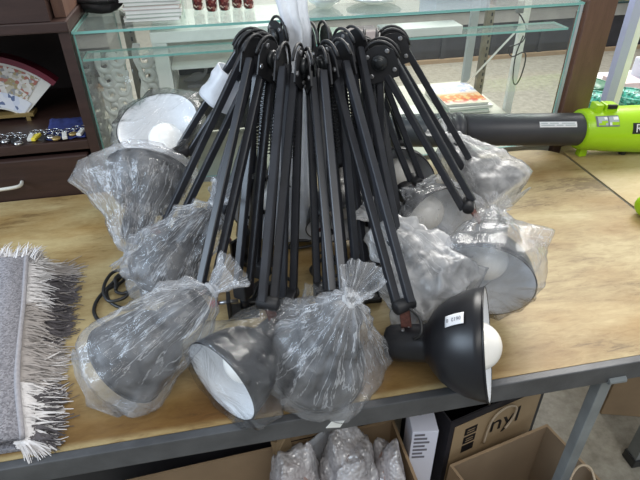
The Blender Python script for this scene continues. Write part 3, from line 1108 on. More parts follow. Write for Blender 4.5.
dish('glass_dish', 0.405, 1.40, 0.068, 0.016, 'shallow clear dish on the glass top above the right-hand elbows')
dish('glass_dish', 0.275, 1.385, 0.045, 0.022, 'small clear dish on the glass top next to the hanging white wrap')
bm = bmesh.new()
box(bm, 0.57, 0.72, 1.40, 1.52, 1.1255, 1.20, bevel=0.002)
tag(finish('white_carton', bm, M['white_card']), 'white carton on the glass top at the right', 'carton')
bm = bmesh.new()
box(bm, 0.73, 0.79, 1.385, 1.45, 1.1255, 1.150, bevel=0.002)
tag(finish('red_carton', bm, M['paper_pink']), 'small pinkish carton on the glass top beside the white carton', 'carton')

# ------------------------------------------------------------------ right of the cabinet and behind
rk = thing('shelf_rack', 'white rack with a pale lilac front post, behind the leaf blower at the right', 'rack', (1.45, 1.6, 0))
for x, y, mk in ((1.172, 1.42, 'lavender_paint'), (1.395, 1.86, 'white_paint'), (1.85, 1.42, 'white_paint'), (1.85, 1.86, 'white_paint')):
    bm = bmesh.new()
    box(bm, x - 0.016, x + 0.012, y - 0.012, y + 0.012, 0, 1.5)
    pz = finish('post', bm, M[mk], rk)
    if mk == 'lavender_paint':
        bm = bmesh.new()
        box(bm, x + 0.0125, x + 0.033, y - 0.012, y + 0.012, 0, 1.5)
        finish('post_face', bm, M['white_paint'], pz)
for z in (0.30, 0.735):
    bm = bmesh.new()
    prism(bm, [(1.135, 1.436, z - .006), (1.84, 1.436, z - .006), (1.84, 1.845, z - .006), (1.36, 1.845, z - .006), (1.145, 1.60, z - .006)], (0, 0, 1), 0.012)
    finish('shelf', bm, M['white_paint'], rk)

def tray(x, y, z, rx, ry, mk, lb):
    b = thing('net_tray', lb, 'tray', (x, y, z), 'green trays beside the brown post')
    bm = bmesh.new()
    lathe(bm, (x, y, z), (0, 0, 1), [(0, .62), (0.004, .70), (0.02, .92), (0.034, 1.0), (0.037, .97), (0.012, .66), (0.008, .60)], 40)
    for v in bm.verts:
        v.co.x = x + (v.co.x - x) * rx
        v.co.y = y + (v.co.y - y) * ry
    finish('body', bm, M[mk], b, True)
    bm = bmesh.new()
    tube(bm, [(x + rx * math.cos(a), y + ry * math.sin(a), z + .035) for a in [2 * math.pi * k / 36 for k in range(36)]], 0.0035, 6, True)
    finish('rim', bm, M[mk], b, True)


tray(1.215, 1.525, 0.7352, 0.060, 0.058, 'green_net', 'turquoise-green net tray between the brown post and the lilac post')
tray(1.262, 1.655, 0.7352, 0.072, 0.066, 'green_dark', 'dark green tray behind the turquoise one, beside the brown post')
tray(1.345, 1.525, 0.7352, 0.058, 0.062, 'green_net', 'turquoise-green net tray on the white rack right of the lilac post')
bm = bmesh.new()
box(bm, 1.36, 1.46, 1.61, 1.71, 0.7355, 0.775, bevel=0.003)
tag(finish('carton', bm, M['pink_box']), 'pale pink carton on the white rack behind the green tray', 'carton')
bm = bmesh.new()
box(bm, 1.48, 1.64, 1.50, 1.72, 0.7355, 0.83, bevel=0.003)
tag(finish('carton', bm, M['white_card']), 'white carton on the rack at the right edge', 'carton')

fc = thing('shop_counter', 'long far counter with black front panel and glass top across the shop floor', 'counter', (3.0, 4.65, 0))
bm = bmesh.new()
box(bm, 0.2, 5.4, 4.42, 4.98, 0.0, 0.30)
finish('base', bm, M['black_card'], fc)
bm = bmesh.new()
box(bm, 0.2, 5.4, 4.38, 4.415, 0.0, 0.03)
finish('skirting', bm, M['cardboard'], fc)
bm = bmesh.new()
box(bm, 0.2, 5.4, 4.40, 4.98, 0.301, 0.40)
finish('body', bm, M['grey_board'], fc)
bm = bmesh.new()
box(bm, 0.2, 5.4, 4.38, 5.0, 0.401, 0.418, bevel=0.003)
finish('top', bm, M['glass_edge_dark'], fc)
bm = bmesh.new()
box(bm, 0.2, 5.4, 4.90, 4.98, 0.419, 1.2)
finish('back_board', bm, M['cream_paint'], fc)
for k, x in enumerate((1.9, 2.35, 2.8, 3.25)):
    bm = bmesh.new()
    box(bm, x - 0.02, x + 0.02, 4.402, 4.419, 0.0305, 0.2995)
    finish('divider', bm, M['tube'], fc)
random.seed(3)
gl = ['gold ornament ball on the far counter, leftmost of the cluster', 'gold ornament ball on the far counter, near the middle of the cluster', 'gold ornament ball on the far counter, rightmost of the cluster']
for k, x in enumerate((3.62, 3.72, 3.82)):
    b = thing('ornament_ball', gl[k], 'ornament', (x, 4.62, 0.418), 'gold ornaments on the far counter')
    bm = bmesh.new()
    bmesh.ops.create_uvsphere(bm, u_segments=16, v_segments=10, radius=0.045, matrix=Matrix.Translation((x, 4.62, 0.463)))
    finish('ball', bm, M['gold'], b, True)
    bm = bmesh.new()
    lathe(bm, (x, 4.62, 0.507), (0, 0, 1), [(0, 0.01), (0.012, 0.01)], 10)
    finish('cap', bm, M['chrome'], b)

# ------------------------------------------------------------------ the black swing-arm lamps
# each: elbow, head pivot, base pivot, mouth centre, mouth direction, mouth radius, pulled bag corners
LAMPS = {
    'rear_wrap': [[0.0645, 0.99, 1.1418], [-0.0832, 1.0018, 0.955], [0.0509, 1.0063, 0.81], [-0.1314, 1.0627, 0.9906], [-0.167, -0.3917, 0.9048], 0.082, [[-0.044, 1.082, 1.04], [-0.209, 1.035, 0.931]]],
    'dark_left': [[0.071, 0.94, 1.1498], [-0.1263, 0.8583, 0.86], [0.0137, 0.8863, 0.81], [-0.1542, 0.9945, 0.9185], [0.2291, 0.8346, 0.501], 0.08, [[-0.316, 1.016, 0.906], [-0.208, 0.932, 0.816]]],
    'crumple_left': [[0.0829, 0.92, 1.1328], [-0.0441, 0.8423, 0.87], [0.0365, 0.7834, 0.81], [-0.1402, 0.8107, 0.799], [-0.6182, 0.0025, -0.786], 0.068, [[-0.184, 0.834, 0.821], [-0.063, 0.815, 0.825]]],
    'big_front_left': [[0.0714, 0.89, 1.1554], [-0.0561, 0.6656, 0.875], [-0.0016, 0.7337, 0.81], [-0.1837, 0.5956, 0.8106], [-0.796, -0.0815, -0.5998], 0.067, [[-0.248, 0.571, 0.759], [-0.251, 0.62, 0.827]]],
    'white_mouth': [[0.1158, 0.86, 1.1483], [0.0322, 0.606, 0.88], [0.0703, 0.6867, 0.81], [-0.0466, 0.5206, 0.8229], [-0.7728, -0.6329, -0.0468], 0.066, [[0.032, 0.478, 0.783], [-0.063, 0.55, 0.86]]],
    'middle_bag': [[0.1562, 0.86, 1.139], [0.1354, 0.5946, 0.885], [0.1302, 0.6953, 0.81], [0.0965, 0.5567, 0.7797], [-0.2187, 0.2329, -0.9476], 0.071, [[0.058, 0.627, 0.869], [0.052, 0.532, 0.756], [0.219, 0.547, 0.798]]],
    'bare': [[0.1897, 0.87, 1.1466], [0.2289, 0.5663, 0.875], [0.1835, 0.6978, 0.81], [0.3355, 0.5008, 0.8379], [0.8758, -0.4267, 0.2254], 0.083, []],
    'crumple_right': [[0.2323, 0.95, 1.1452], [0.2561, 0.6825, 0.86], [0.23, 0.7367, 0.81], [0.3184, 0.6259, 0.8178], [0.4394, -0.7497, -0.4948], 0.07, [[0.263, 0.684, 0.886], [0.363, 0.654, 0.869], [0.349, 0.61, 0.804]]],
    'mouth_right': [[0.286, 0.93, 1.1263], [0.4166, 0.7752, 0.9], [0.2705, 0.8389, 0.81], [0.3903, 0.6328, 0.8386], [-0.4896, -0.8519, -0.1859], 0.083, [[0.518, 0.658, 0.908], [0.452, 0.598, 0.805]]],
    'dark_rim': [[0.2673, 0.99, 1.116], [0.3702, 0.9197, 0.88], [0.2745, 0.9132, 0.81], [0.3853, 0.8126, 0.837], [0.1788, -0.9838, 0.0136], 0.08, [[0.434, 0.762, 0.778]]],
    'rear_mouth': [[0.285, 1.0, 1.1268], [0.3926, 1.1022, 0.8777], [0.3107, 0.8304, 0.81], [0.3575, 0.9898, 0.8369], [-0.3884, -0.9201, 0.0503], 0.08, []],
    'rear_right_bag': [[0.3278, 1.0, 1.1278], [0.5073, 0.9277, 0.86], [0.311, 0.9807, 0.81], [0.5517, 0.9108, 0.8203], [0.469, -0.6887, -0.5529], 0.076, [[0.588, 0.895, 0.808]]],
    'rear_left_center': [[0.1268, 1.02, 1.1549], [0.1043, 1.0443, 0.8935], [0.1361, 0.9671, 0.81], [0.0668, 0.9411, 0.8346], [-0.2947, -0.9504, -0.0991], 0.078, []],
    'rear_center': [[0.1899, 1.02, 1.1403], [0.2076, 0.944, 0.9243], [0.2024, 0.9738, 0.81], [0.2113, 0.871, 0.8233], [-0.0381, -0.849, -0.527], 0.078, []],
}

LAMP_TEXT = {
    'rear_wrap': 'black swing-arm lamp with white foam sleeve and white shade mouth up, rear left',
    'dark_left': 'black swing-arm lamp with dark shade in clear bag whose corner points at the drawer',
    'crumple_left': 'black swing-arm lamp with small crumpled bag over its head, beside the cable coil',
    'big_front_left': 'black swing-arm lamp with big grey-blue bagged head nearest the shaggy rug',
    'white_mouth': 'black swing-arm lamp with bagged shade showing white inside at the table front edge',
    'middle_bag': 'black swing-arm lamp with knotted fanned bag, just left of the bare shade',
    'bare': 'black swing-arm lamp with bare black shade, white bulb and price sticker at front right',
    'crumple_right': 'black swing-arm lamp with whitish crumpled bag just behind the bare black shade',
    'mouth_right': 'black swing-arm lamp at right, bagged grey-white mouth, bag corner pointing right',
    'dark_rim': 'black swing-arm lamp with dark-rimmed shade and exposed hinge, behind the rightmost bag',
    'rear_mouth': 'black swing-arm lamp with unbagged pale shade mouth seen between arms at rear right',
    'rear_right_bag': 'black swing-arm lamp with the rearmost bagged head on the right, near the blower nozzle',
    'rear_left_center': 'black swing-arm lamp with grey shade behind the arms, beside the tall white wrap',
    'rear_center': 'black swing-arm lamp with dark head hidden behind arms in mid bundle',
}
Z = Vector((0, 0, 1))
TABLE = 0.7505


def shade_profile(R):
    o_ = [(0.0, 0.016), (0.003, 0.0235), (0.010, 0.0275), (0.030, 0.0285), (0.060, 0.0285), (0.066, 0.031), (0.072, 0.041), (0.084, 0.0555), (0.10, 0.0665),
          (0.118, 0.0745), (0.136, 0.0795), (0.150, 0.082)]
    k = R / 0.082
    f = lambda t, r_: r_ if t < 0.067 else 0.030 + (r_ - 0.030) * (R - 0.030) / 0.052
    outer = [(t, f(t, r_)) for t, r_ in o_]
    inner = [(0.1505, R - 0.0012)] + [(t, f(t, r_) - 0.0022) for t, r_ in o_[::-1] if 0.07 < t < 0.15] + [(0.068, 0.027), (0.060, 0.020)]
    prof = outer + inner
    mis = [0] * (len(outer)) + [1] * len(inner)
    return prof, mis


def bag_mesh(M_, S, R, knot_t, tail, loose, seed, pulls, crumple, end=0.205):
    """film bag gathered at knot_t on the neck axis and closed beyond the mouth"""
    random.seed(seed)
    d, a, b = frame_of(S, Z)
    org = M_ - S * 0.15
    nT, nA = 56, 96
    keys = [(knot_t - tail, 0.030 if tail > 0.02 else 0.012), (knot_t - tail * 0.45, 0.018), (knot_t, 0.009), (knot_t + 0.020, 0.032), (knot_t + 0.058, 0.050),
            (0.095, R * 0.92 + loose), (0.13, R + 0.006 + loose), (0.155, R + 0.008 + loose), (0.175, R * 0.93 + loose * .5), (end - 0.008, R * 0.55), (end, 0.012)]
    if knot_t > 0:                         # half on: a loose open mouth round the neck
        keys[:5] = [(knot_t - tail, 0.036), (knot_t - tail * .45, 0.037), (knot_t, 0.037), (knot_t + 0.012, 0.045), (knot_t + 0.026, 0.056)]
    keys.sort()

    def rad(t):
        for (t0, r0_), (t1, r1_) in zip(keys, keys[1:]):
            if t <= t1:
                u = (t - t0) / (t1 - t0 + 1e-9)
                u = u * u * (3 - 2 * u)
                return r0_ + (r1_ - r0_) * u
        return keys[-1][1]
    ph = [random.uniform(0, 6.28) for _ in range(6)]
    kk = [random.choice((5, 6, 7)), random.choice((9, 11)), random.choice((15, 17)), random.choice((23, 26))]
    bm = bmesh.new()
    rings = []
    t0, t1 = keys[0][0], end
    sv = Vector((seed * 3.1, seed * 1.7, seed * 0.9))
    for i in range(nT + 1):
        t = t0 + (t1 - t0) * i / nT
        r_ = rad(t)
        near = math.exp(-((t - knot_t) / 0.055) ** 2)
        ring = []
        for k in range(nA):
            th = 2 * math.pi * k / nA
            pleat = 0.0
            for w, q, am in ((kk[0], ph[0], .35), (kk[1], ph[1], .35), (kk[2], ph[2], .25), (kk[3], ph[3], .15)):
                pleat += am * (1 - 2 * abs(math.sin(w * th * 0.5 + q + 6 * (t - knot_t) + 0.8 * noise.noise(Vector((th, t * 12, seed))))))
            rr = r_ * (1 + (0.32 * near + 0.05) * pleat)
            c = org + d * t + (a * math.cos(th) + b * math.sin(th)) * rr
            nv = noise.noise(c * 26 + sv)
            n2 = abs(noise.noise(c * 55 + sv * 2)) - 0.25
            n3 = abs(noise.noise(c * 14 + sv * 3)) - 0.2
            amp = crumple * min(1, rr / 0.05)
            out = (a * math.cos(th) + b * math.sin(th))
            c += out * (amp * (0.006 * nv + 0.004 * n2 + 0.009 * n3)) + d * amp * 0.004 * noise.noise(c * 40 - sv)
            ring.append(c)
        rings.append(ring)
    # pulled corners
    pts = [c for ring in rings for c in ring]
    for P in pulls:
        P = Vector(P)
        near_ = min(pts, key=lambda c: (c - P).length)
        off = P - near_
        base = near_.copy()
        sig = max(0.03, off.length * 0.75)
        for ring in rings:
            for c in ring:
                dd = (c - base).length
                c += off * math.exp(-(dd / sig) ** 1.3)
    mean = sum(pts, Vector()) / len(pts)
    vr = []
    for ring in rings:
        row = []
        for c in ring:
            if c.z < TABLE + 0.0012:
                c.z = TABLE + 0.0012 + 0.0015 * abs(noise.noise(c * 60))
            row.append(bm.verts.new(c))
        vr.append(row)
    uv = bm.loops.layers.uv.new('UVMap')
    for i in range(nT):
        for k in range(nA):
            f = bm.faces.new((vr[i][k], vr[i][(k + 1) % nA], vr[i + 1][(k + 1) % nA], vr[i + 1][k]))
            for lp, (du, dv) in zip(f.loops, ((0, 0), (1, 0), (1, 1), (0, 1))):
                lp[uv].uv = ((k + du) / nA + seed * 0.37, (i + dv) / nT)
    bm.faces.new(vr[-1])
    return bm


def build_lamp(key, spring=True, wing=1):
    E, A, B, M_, S = [Vector(v) for v in LAMPS[key][:5]]
    R, pulls = LAMPS[key][5], LAMPS[key][6]
    S.normalize()
    base = Vector((B.x, B.y, TABLE))
    L = thing('desk_lamp', LAMP_TEXT[key], 'lamp', base, 'bundle of black swing-arm desk lamps')
    rnd = random.Random(key)
    rad = (A - B)
    rad.z = 0
    if rad.length < 0.03:
        rad = Vector((S.x, S.y, 0))
    rad.normalize()
    n = rad.cross(Z)                      # hinge axis, level
    if n.dot(Vector((0, 0, 1.41)) - E) < 0:
        n = -n
    # --- arms: two square rods each
    for P, off, nm in ((A, 0.013, 'upper_arm_rod'), (B, -0.013, 'lower_arm_rod')):
        ax = (P - E).normalized()
        side = n.cross(ax).normalized()
        sg = 1 if (side.dot(cr) * n.dot(cr)) > 0 else -1
        for s in (-1, 1):
            o_ = side * (0.0105 * s) + n * (0.0070 * s * sg)
            hp = E + rad * (off if nm == 'upper_arm_rod' else off) + o_ - Z * 0.006
            bm = bmesh.new()
            bar(bm, hp, P + o_ * 0.9, 0.0122, 0.0122, side, 0.0014)
            finish(nm, bm, M['black_rod'], L)
    # --- elbow: two plates, arched straps, knob and bolts
    up = (E * 2 - A - B)
    up = (up - n * up.dot(n)).normalized()
    sd = n.cross(up).normalized()
    shape = [(-0.024, -0.034), (0.024, -0.034), (0.031, -0.006), (0.028, 0.013), (0.017, 0.024), (0.0, 0.028), (-0.017, 0.024), (-0.028, 0.013), (-0.031, -0.006)]
    for s in (-1, 1):
        bm = bmesh.new()
        c = E + n * (0.0165 * s)
        prism(bm, [c + sd * x + up * y for x, y in shape], n, 0.0025)
        finish('elbow_plate', bm, M['black_plate'], L)
    for s in (-1, 1):
        bm = bmesh.new()
        c = E + n * (0.0115 * s)
        arc = [c + sd * (0.032 * math.cos(q)) + up * (-0.004 + 0.0375 * math.sin(q)) for q in [math.pi * k / 14 for k in range(15)]]
        tube(bm, arc, 0.0026, 8)
        finish('spring_guard', bm, M['black_plate'], L, True)
    bm = bmesh.new()
    kn = E + n * 0.018
    lathe(bm, kn, n, [(0, 0.0125), (0.003, 0.0135), (0.007, 0.0135), (0.0085, 0.011), (0.0085, 0.0075), (0.011, 0.0075), (0.012, 0.006)], 20)
    kb = finish('elbow_knob', bm, M['tube_dark'], L, True)
    for x, y in ((-0.021, -0.020), (0.021, -0.020), (-0.018, 0.014), (0.018, 0.014)):
        bm = bmesh.new()
        lathe(bm, E + n * 0.0178 + sd * x + up * y, n, [(0, 0.0042), (0.002, 0.0042), (0.003, 0.003)], 8)
        finish('bolt', bm, M['bolt'], L)
    # --- spring on the lower arm
    if spring:
        ax = (B - E).normalized()
        p0, p1 = E + ax * 0.035 - rad * 0.02, E + ax * 0.15 - rad * 0.008
        s1 = n.cross(ax).normalized()
        turns = 20
        bm = bmesh.new()
        tube(bm, [p0 + (p1 - p0) * (k / (turns * 10)) + (n * math.cos(k / 10 * 2 * math.pi) + s1 * math.sin(k / 10 * 2 * math.pi)) * 0.0052 for k in range(turns * 10 + 1)], 0.0009, 5)
        finish('spring', bm, M['black_plate'], L, True)
    # --- base pivot with clamp lying on the table
    bm = bmesh.new()
    box(bm, B.x - 0.013, B.x + 0.013, B.y - 0.013, B.y + 0.013, B.z - 0.018, B.z + 0.014, bevel=0.003, rot=Matrix.Rotation(math.atan2(rad.y, rad.x), 3, 'Z'))
    finish('base_pivot', bm, M['black_plate'], L)
    bm = bmesh.new()
    lathe(bm, (B.x, B.y, TABLE + 0.012), (0, 0, 1), [(0, 0.008), (B.z - 0.018 - TABLE - 0.012, 0.008)], 12)
    finish('base_post', bm, M['black_rod'], L, True)
    ang = rnd.uniform(0, 6.28)
    rot = Matrix.Rotation(ang, 3, 'Z')
    bm = bmesh.new()
    box(bm, B.x - 0.024, B.x + 0.030, B.y - 0.016, B.y + 0.016, TABLE + 0.0005, TABLE + 0.0135, bevel=0.002, rot=rot, about=B)
    box(bm, B.x + 0.024, B.x + 0.031, B.y - 0.016, B.y + 0.016, TABLE + 0.0005, TABLE + 0.044, bevel=0.002, rot=rot, about=B)
    cl = finish('clamp', bm, M['black_plate'], L)
    bm = bmesh.new()
    c = B + rot @ Vector((0.031, 0, 0))
    c.z = TABLE + 0.032
    ca = rot @ Vector((1, 0, 0))
    lathe(bm, c - ca * 0.02, ca, [(0, 0.0035), (0.035, 0.0035)], 10)
    finish('clamp_screw', bm, M['bolt'], cl, True)
    bm = bmesh.new()
    lathe(bm, c + ca * 0.015, ca, [(0, 0.004), (0.002, 0.0065), (0.012, 0.0065), (0.014, 0.004)], 12)
    finish('screw_cap', bm, M['red_cap'] if key in ('dark_left', 'big_front_left', 'white_mouth') else M['rust'], cl, True)
    # --- head joint
    nk = M_ - S * 0.115
    top = nk + (A - nk).normalized() * 0.027
    bm = bmesh.new()
    pj = Vector(A)
    bar(bm, top, pj, 0.004, 0.016, S, 0.0008)
    hj = finish('head_bracket', bm, M['rust'], L)
    hj['label'] = 'rusty brown steel bracket'
    bm = bmesh.new()
    lathe(bm, pj - n * 0.017, n, [(0, 0.008), (0.002, 0.0105), (0.032, 0.0105), (0.034, 0.008)], 14)
    finish('hinge', bm, M['black_plate'], L, True)
    bm = bmesh.new()
    cc = S.cross((A - nk).normalized()).normalized()
    for q in (-1, 0, 1):
        lathe(bm, nk + (A - nk).normalized() * 0.0268 + cc * 0.008 * q + S * (0.008 * (1 - abs(q)) - 0.004), (A - nk), [(0, 0.003), (0.003, 0.0025)], 8)
    finish('bracket_screws', bm, M['bolt'], hj)
    # --- shade with white inside, and the bulb
    prof, mis = shade_profile(R)
    bm = bmesh.new()
    lathe(bm, M_ - S * 0.15, S, prof, 56, mis, cap1=True)
    sh = finish('shade', bm, [M['black_shade'], M['white_in']], L, True, recalc=False)
    bm = bmesh.new()
    tube(bm, [M_ + (S.orthogonal().normalized() * math.cos(q) + S.cross(S.orthogonal().normalized()) * math.sin(q)) * R for q in [2 * math.pi * k / 56 for k in range(56)]], 0.0014, 6, True)
    finish('rim', bm, M['black_shade'], sh, True)
    bc = M_ - S * 0.022
    rb = 0.036
    if key == 'bare':
        bc = M_ - S * 0.014 - Z * 0.004
    else:
        bc = M_ - S * 0.052
    prof = [(-0.068, 0.012), (-0.05, 0.013), (-0.036, 0.018)] + [(-rb * math.cos(q), rb * math.sin(q)) for q in [0.75 + (math.pi - 0.75) * k / 14 for k in range(15)]]
    bm = bmesh.new()
    lathe(bm, bc, S, prof, 28, cap1=False)
    finish('bulb', bm, M['bulb'], L, True)
    return L, E, A, B, M_, S, R, pulls, n


BAGS = {  # material, knot position on the axis, tail, looseness, crumple, far end
    'rear_wrap': ('film_clear', -0.026, 0.03, 0.003, 0.9, 0.165),
    'dark_left': ('film', -0.028, 0.03, 0.006, 1.4, 0.18),
    'crumple_left': ('film', -0.026, 0.035, 0.008, 2.4, 0.185),
    'big_front_left': ('film', -0.026, 0.045, 0.004, 1.0, 0.18),
    'white_mouth': ('film_clear', -0.026, 0.035, 0.003, 1.0, 0.168),
    'middle_bag': ('film', -0.026, 0.05, 0.010, 1.2, 0.18),
    'crumple_right': ('film_milky', -0.026, 0.03, 0.008, 2.6, 0.18),
    'mouth_right': ('film', -0.026, 0.03, 0.003, 1.2, 0.166),
    'dark_rim': ('film', 0.055, 0.012, 0.004, 1.2, 0.170),
    'rear_right_bag': ('film_milky', -0.026, 0.03, 0.006, 1.5, 0.18),
}
lamps = {}
for i, key in enumerate(LAMPS):
    res = build_lamp(key)
    lamps[key] = res
    L, E, A, B, M_, S, R, pulls, n = res
    if key in BAGS:
        mk, kt, tail, loose, crum, end = BAGS[key]
        bm = bag_mesh(M_, S, R, kt, tail, loose, i + 1, pulls, crum, end)
        bg = finish('plastic_bag', bm, M[mk], L, True)
        if 'milky' in mk:
            bg['label'] = 'cloudy crumpled plastic bag'
        if kt > 0:
            continue
        # the knot where the bag is gathered
        d, a, b = frame_of(S, Z)
        kc = M_ - S * (0.15 - kt)
        bm = bmesh.new()
        tube(bm, [kc + (a * math.cos(q) + b * math.sin(q)) * (0.0095 + 0.0015 * math.sin(5 * q)) + d * 0.002 * math.sin(2 * q) for q in [2 * math.pi * k / 18 for k in range(18)]], 0.0035, 6, True)
        finish('knot', bm, M['film_milky'], bg, True)

# price sticker on the bare shade
L, E, A, B, M_, S, R, pulls, n = lamps['bare']
toC = (Vector((0, 0, 1.41)) - M_)
toC = (toC - S * toC.dot(S)).normalized()
d, a, b = frame_of(S, toC)           # a faces the camera side
tt = -0.037
ang = math.radians(20)
outd = (a * math.cos(ang) + Z.cross(Vector((1, 0, 0))) * 0).normalized()
side = S.cross(a).normalized()
if side.z < 0:
    side = -side
outd = (a * 0.90 + side * 0.43).normalized()
rr = 0.079
cen = M_ + S * tt + outd * (rr - 0.0065)
slope = (S * 0.88 + outd * 0.47).normalized()
nrm = (outd * 0.88 - S * 0.47).normalized()
wdir = S.cross(outd).normalized()
bm = bmesh.new()
n1, n2 = 6, 8
lo = []
for i in range(n1 + 1):
    for j in range(n2 + 1):
        u_, w_ = (i / n1 - .5) * 0.030, (j / n2 - .5) * 0.017
        lo.append(bm.verts.new(cen + slope * u_ + wdir * w_ + nrm * (0.0034 - w_ * w_ / (2 * 0.07) - u_ * u_ / (2 * 0.09))))
for i in range(n1):
    for j in range(n2):
        q = i * (n2 + 1) + j
        bm.faces.new((lo[q], lo[q + 1], lo[q + n2 + 2], lo[q + n2 + 1]))
st = finish('price_sticker', bm, M['sticker'], L, True)
sm = st.modifiers.new('solid', 'SOLIDIFY')
sm.thickness = 0.0006
lettering('0612  8', 0.0078, cen + nrm * 0.0040, -slope, -wdir if wdir.z > 0 else wdir, M['grey_print'], st, depth=0.0001)

# foam wrap round the rear left lamp's arm
L, E, A, B, M_, S, R, pulls, n = lamps['rear_wrap']
ax = (A - E).normalized()
bm = bmesh.new()
d, a, b = frame_of(ax, n)
rings = []
for i in range(15):
    t = 0.056 + 0.066 * i / 14
    rings.append([bm.verts.new(E + ax * t + (a * 0.030 * math.cos(q) + b * 0.035 * math.sin(q)) * (1 + 0.12 * noise.noise(Vector((q * 2, t * 60, 1)))) ) for q in [2 * math.pi * k / 28 for k in range(28)]])
for i in range(14):
    for k in range(28):
        bm.faces.new((rings[i][k], rings[i][(k + 1) % 28], rings[i + 1][(k + 1) % 28], rings[i + 1][k]))
fo = finish('foam_sleeve', bm, M['foam'], L, True)
fo['label'] = 'white translucent foam sleeve'
sm = fo.modifiers.new('solid', 'SOLIDIFY')
sm.thickness = 0.002

# tall white wrap standing up in the middle of the bundle
wr = thing('plastic_wrap', 'tall strip of white plastic wrap standing up through the middle of the lamp bundle', 'plastic wrap', (0.12, 0.985, TABLE))
path = smooth_path([(0.112, 0.925, 0.775), (0.112, 0.928, 0.82), (0.116, 0.935, 0.90), (0.128, 0.955, 1.0), (0.140, 0.99, 1.10), (0.150, 1.0, 1.16), (0.140, 1.0, 1.20), (0.134, 1.0, 1.26), (0.130, 1.0, 1.30)], 6)
bm = bmesh.new()
rows = []
NW = 40
for i, c in enumerate(path):
    f = i / (len(path) - 1)
    w = 0.056 - 0.038 * min(1, f / 0.62) if f < 0.62 else 0.018 + 0.012 * (f - .62) / .38
    row = []
    for k in range(NW):
        q = 2 * math.pi * k / NW
        p_ = 1 + 0.22 * math.sin(5 * q + 3 * f) + 0.12 * math.sin(11 * q - 5 * f) + 0.15 * noise.noise(Vector((q, f * 9, 2)))
        row.append(bm.verts.new(c + Vector((math.cos(q) * w * p_, math.sin(q) * w * 0.45 * p_, 0.004 * noise.noise(Vector((q * 2, f * 20, 5)))))))
    rows.append(row)
for i in range(len(rows) - 1):
    for k in range(NW):
        bm.faces.new((rows[i][k], rows[i][(k + 1) % NW], rows[i + 1][(k + 1) % NW], rows[i + 1][k]))
finish('sheet', bm, M['foam'], wr, True)
bm = bmesh.new()
cc = Vector((0.136, 1.0, 1.12))
tube(bm, [cc + Vector((0.021 * math.cos(q), 0.010 * math.sin(q), 0.003 * math.sin(2 * q))) for q in [2 * math.pi * k / 20 for k in range(20)]], 0.003, 6, True)
finish('tie', bm, M['foam'], wr, True)

# loose mains leads
def cord(key, pts, r_=0.0032, mk='cable', sub=7):
    bm = bmesh.new()
    tube(bm, smooth_path(pts, sub), r_, 7)
    return finish('cord', bm, M[mk], lamps[key][0], True)


zc = TABLE + 0.004
coil = [(-0.126, 0.905, 0.86), (-0.165, 0.985, 0.842), (-0.186, 1.000, 0.815), (-0.186, 0.965, 0.775), (-0.190, 0.905, zc + .004), (-0.225, 0.890, zc + .003), (-0.243, 0.86, zc)]
for k in range(34):
    q = 2.4 + k * 0.62
    rr = 0.030 + 0.014 * math.sin(k * 0.37) + 0.004 * math.sin(k * 1.7)
    coil.append((-0.215 + rr * math.cos(q) * 0.95, 0.835 + rr * 1.15 * math.sin(q), zc + 0.0008 * k + 0.003 * math.sin(k * 1.3) + 0.002))
cord('dark_left', coil, 0.0032)
cord('crumple_left', [(-0.05, 0.84, 0.86), (-0.11, 0.90, 0.80), (-0.16, 0.905, zc + .01), (-0.215, 0.888, zc + .012), (-0.262, 0.835, zc + .002), (-0.270, 0.79, zc), (-0.245, 0.752, zc), (-0.205, 0.762, zc), (-0.185, 0.80, zc), (-0.2, 0.85, zc + .012), (-0.23, 0.86, zc + .02)], 0.0034)
for j, (key, c0) in enumerate((('middle_bag', (0.16, 0.80)), ('bare', (0.20, 0.74)), ('white_mouth', (0.05, 0.76)), ('crumple_right', (0.25, 0.80)), ('rear_center', (0.15, 0.93)))):
    Bp = lamps[key][3]
    rnd = random.Random(j + 40)
    pts = [tuple(Bp + Vector((0, 0, -0.01)))]
    for k in range(13):
        q = rnd.uniform(0, 1) + k * 1.1
        rr = 0.022 + 0.030 * rnd.random()
        pts.append((c0[0] + rr * 1.2 * math.cos(q), c0[1] + rr * math.sin(q), zc + 0.002 * k + 0.006 * rnd.random()))
    cord(key, pts, 0.0032)
cord('bare', [tuple(lamps['bare'][2]), (0.245, 0.545, 0.868), (0.243, 0.525, 0.855), (0.235, 0.53, 0.84)], 0.0025, 'cable', 5)

# ------------------------------------------------------------------ folded shaggy rug
rug = thing('shaggy_rug', 'folded shaggy rug, grey woven back up, white and dark pile spilling out, on table', 'rug', (-0.60, 0.71, TABLE))
edge = smooth_path([(-0.405, 0.925, 0.803), (-0.392, 0.86, 0.803), (-0.377, 0.78, 0.802), (-0.364, 0.70, 0.800), (-0.347, 0.61, 0.794), (-0.322, 0.517, 0.780)], 6)
bm = bmesh.new()
NX = 14
rows = []
for p in edge:
    f = (p.y - 0.517) / (0.925 - 0.517)
    row = []
    for k in range(NX + 1):
        u_ = k / NX
        x = p.x + (-0.95 - p.x) * u_
        y = p.y + (0.012 if f > 0.5 else -0.010) * u_ * abs(f - .5) * 2
        z = p.z + 0.004 * math.sin(u_ * 5) * (1 - f * .4) + 0.0025 * noise.noise(Vector((x * 9, y * 9, 0)))
        row.append(bm.verts.new((x, y, z)))
    rows.append(row)
for i in range(len(rows) - 1):
    for k in range(NX):
        bm.faces.new((rows[i][k], rows[i][k + 1], rows[i + 1][k + 1], rows[i + 1][k]))
o = finish('backing', bm, M['rug_back'], rug, True)
sm = o.modifiers.new('solid', 'SOLIDIFY')
sm.thickness = 0.008
sm.offset = -1
bm = bmesh.new()
tube(bm, [p + Vector((0.003, 0, -0.003)) for p in edge], 0.0042, 10)
finish('edge_binding', bm, M['binding'], rug, True)['label'] = 'pale stitched edge binding'
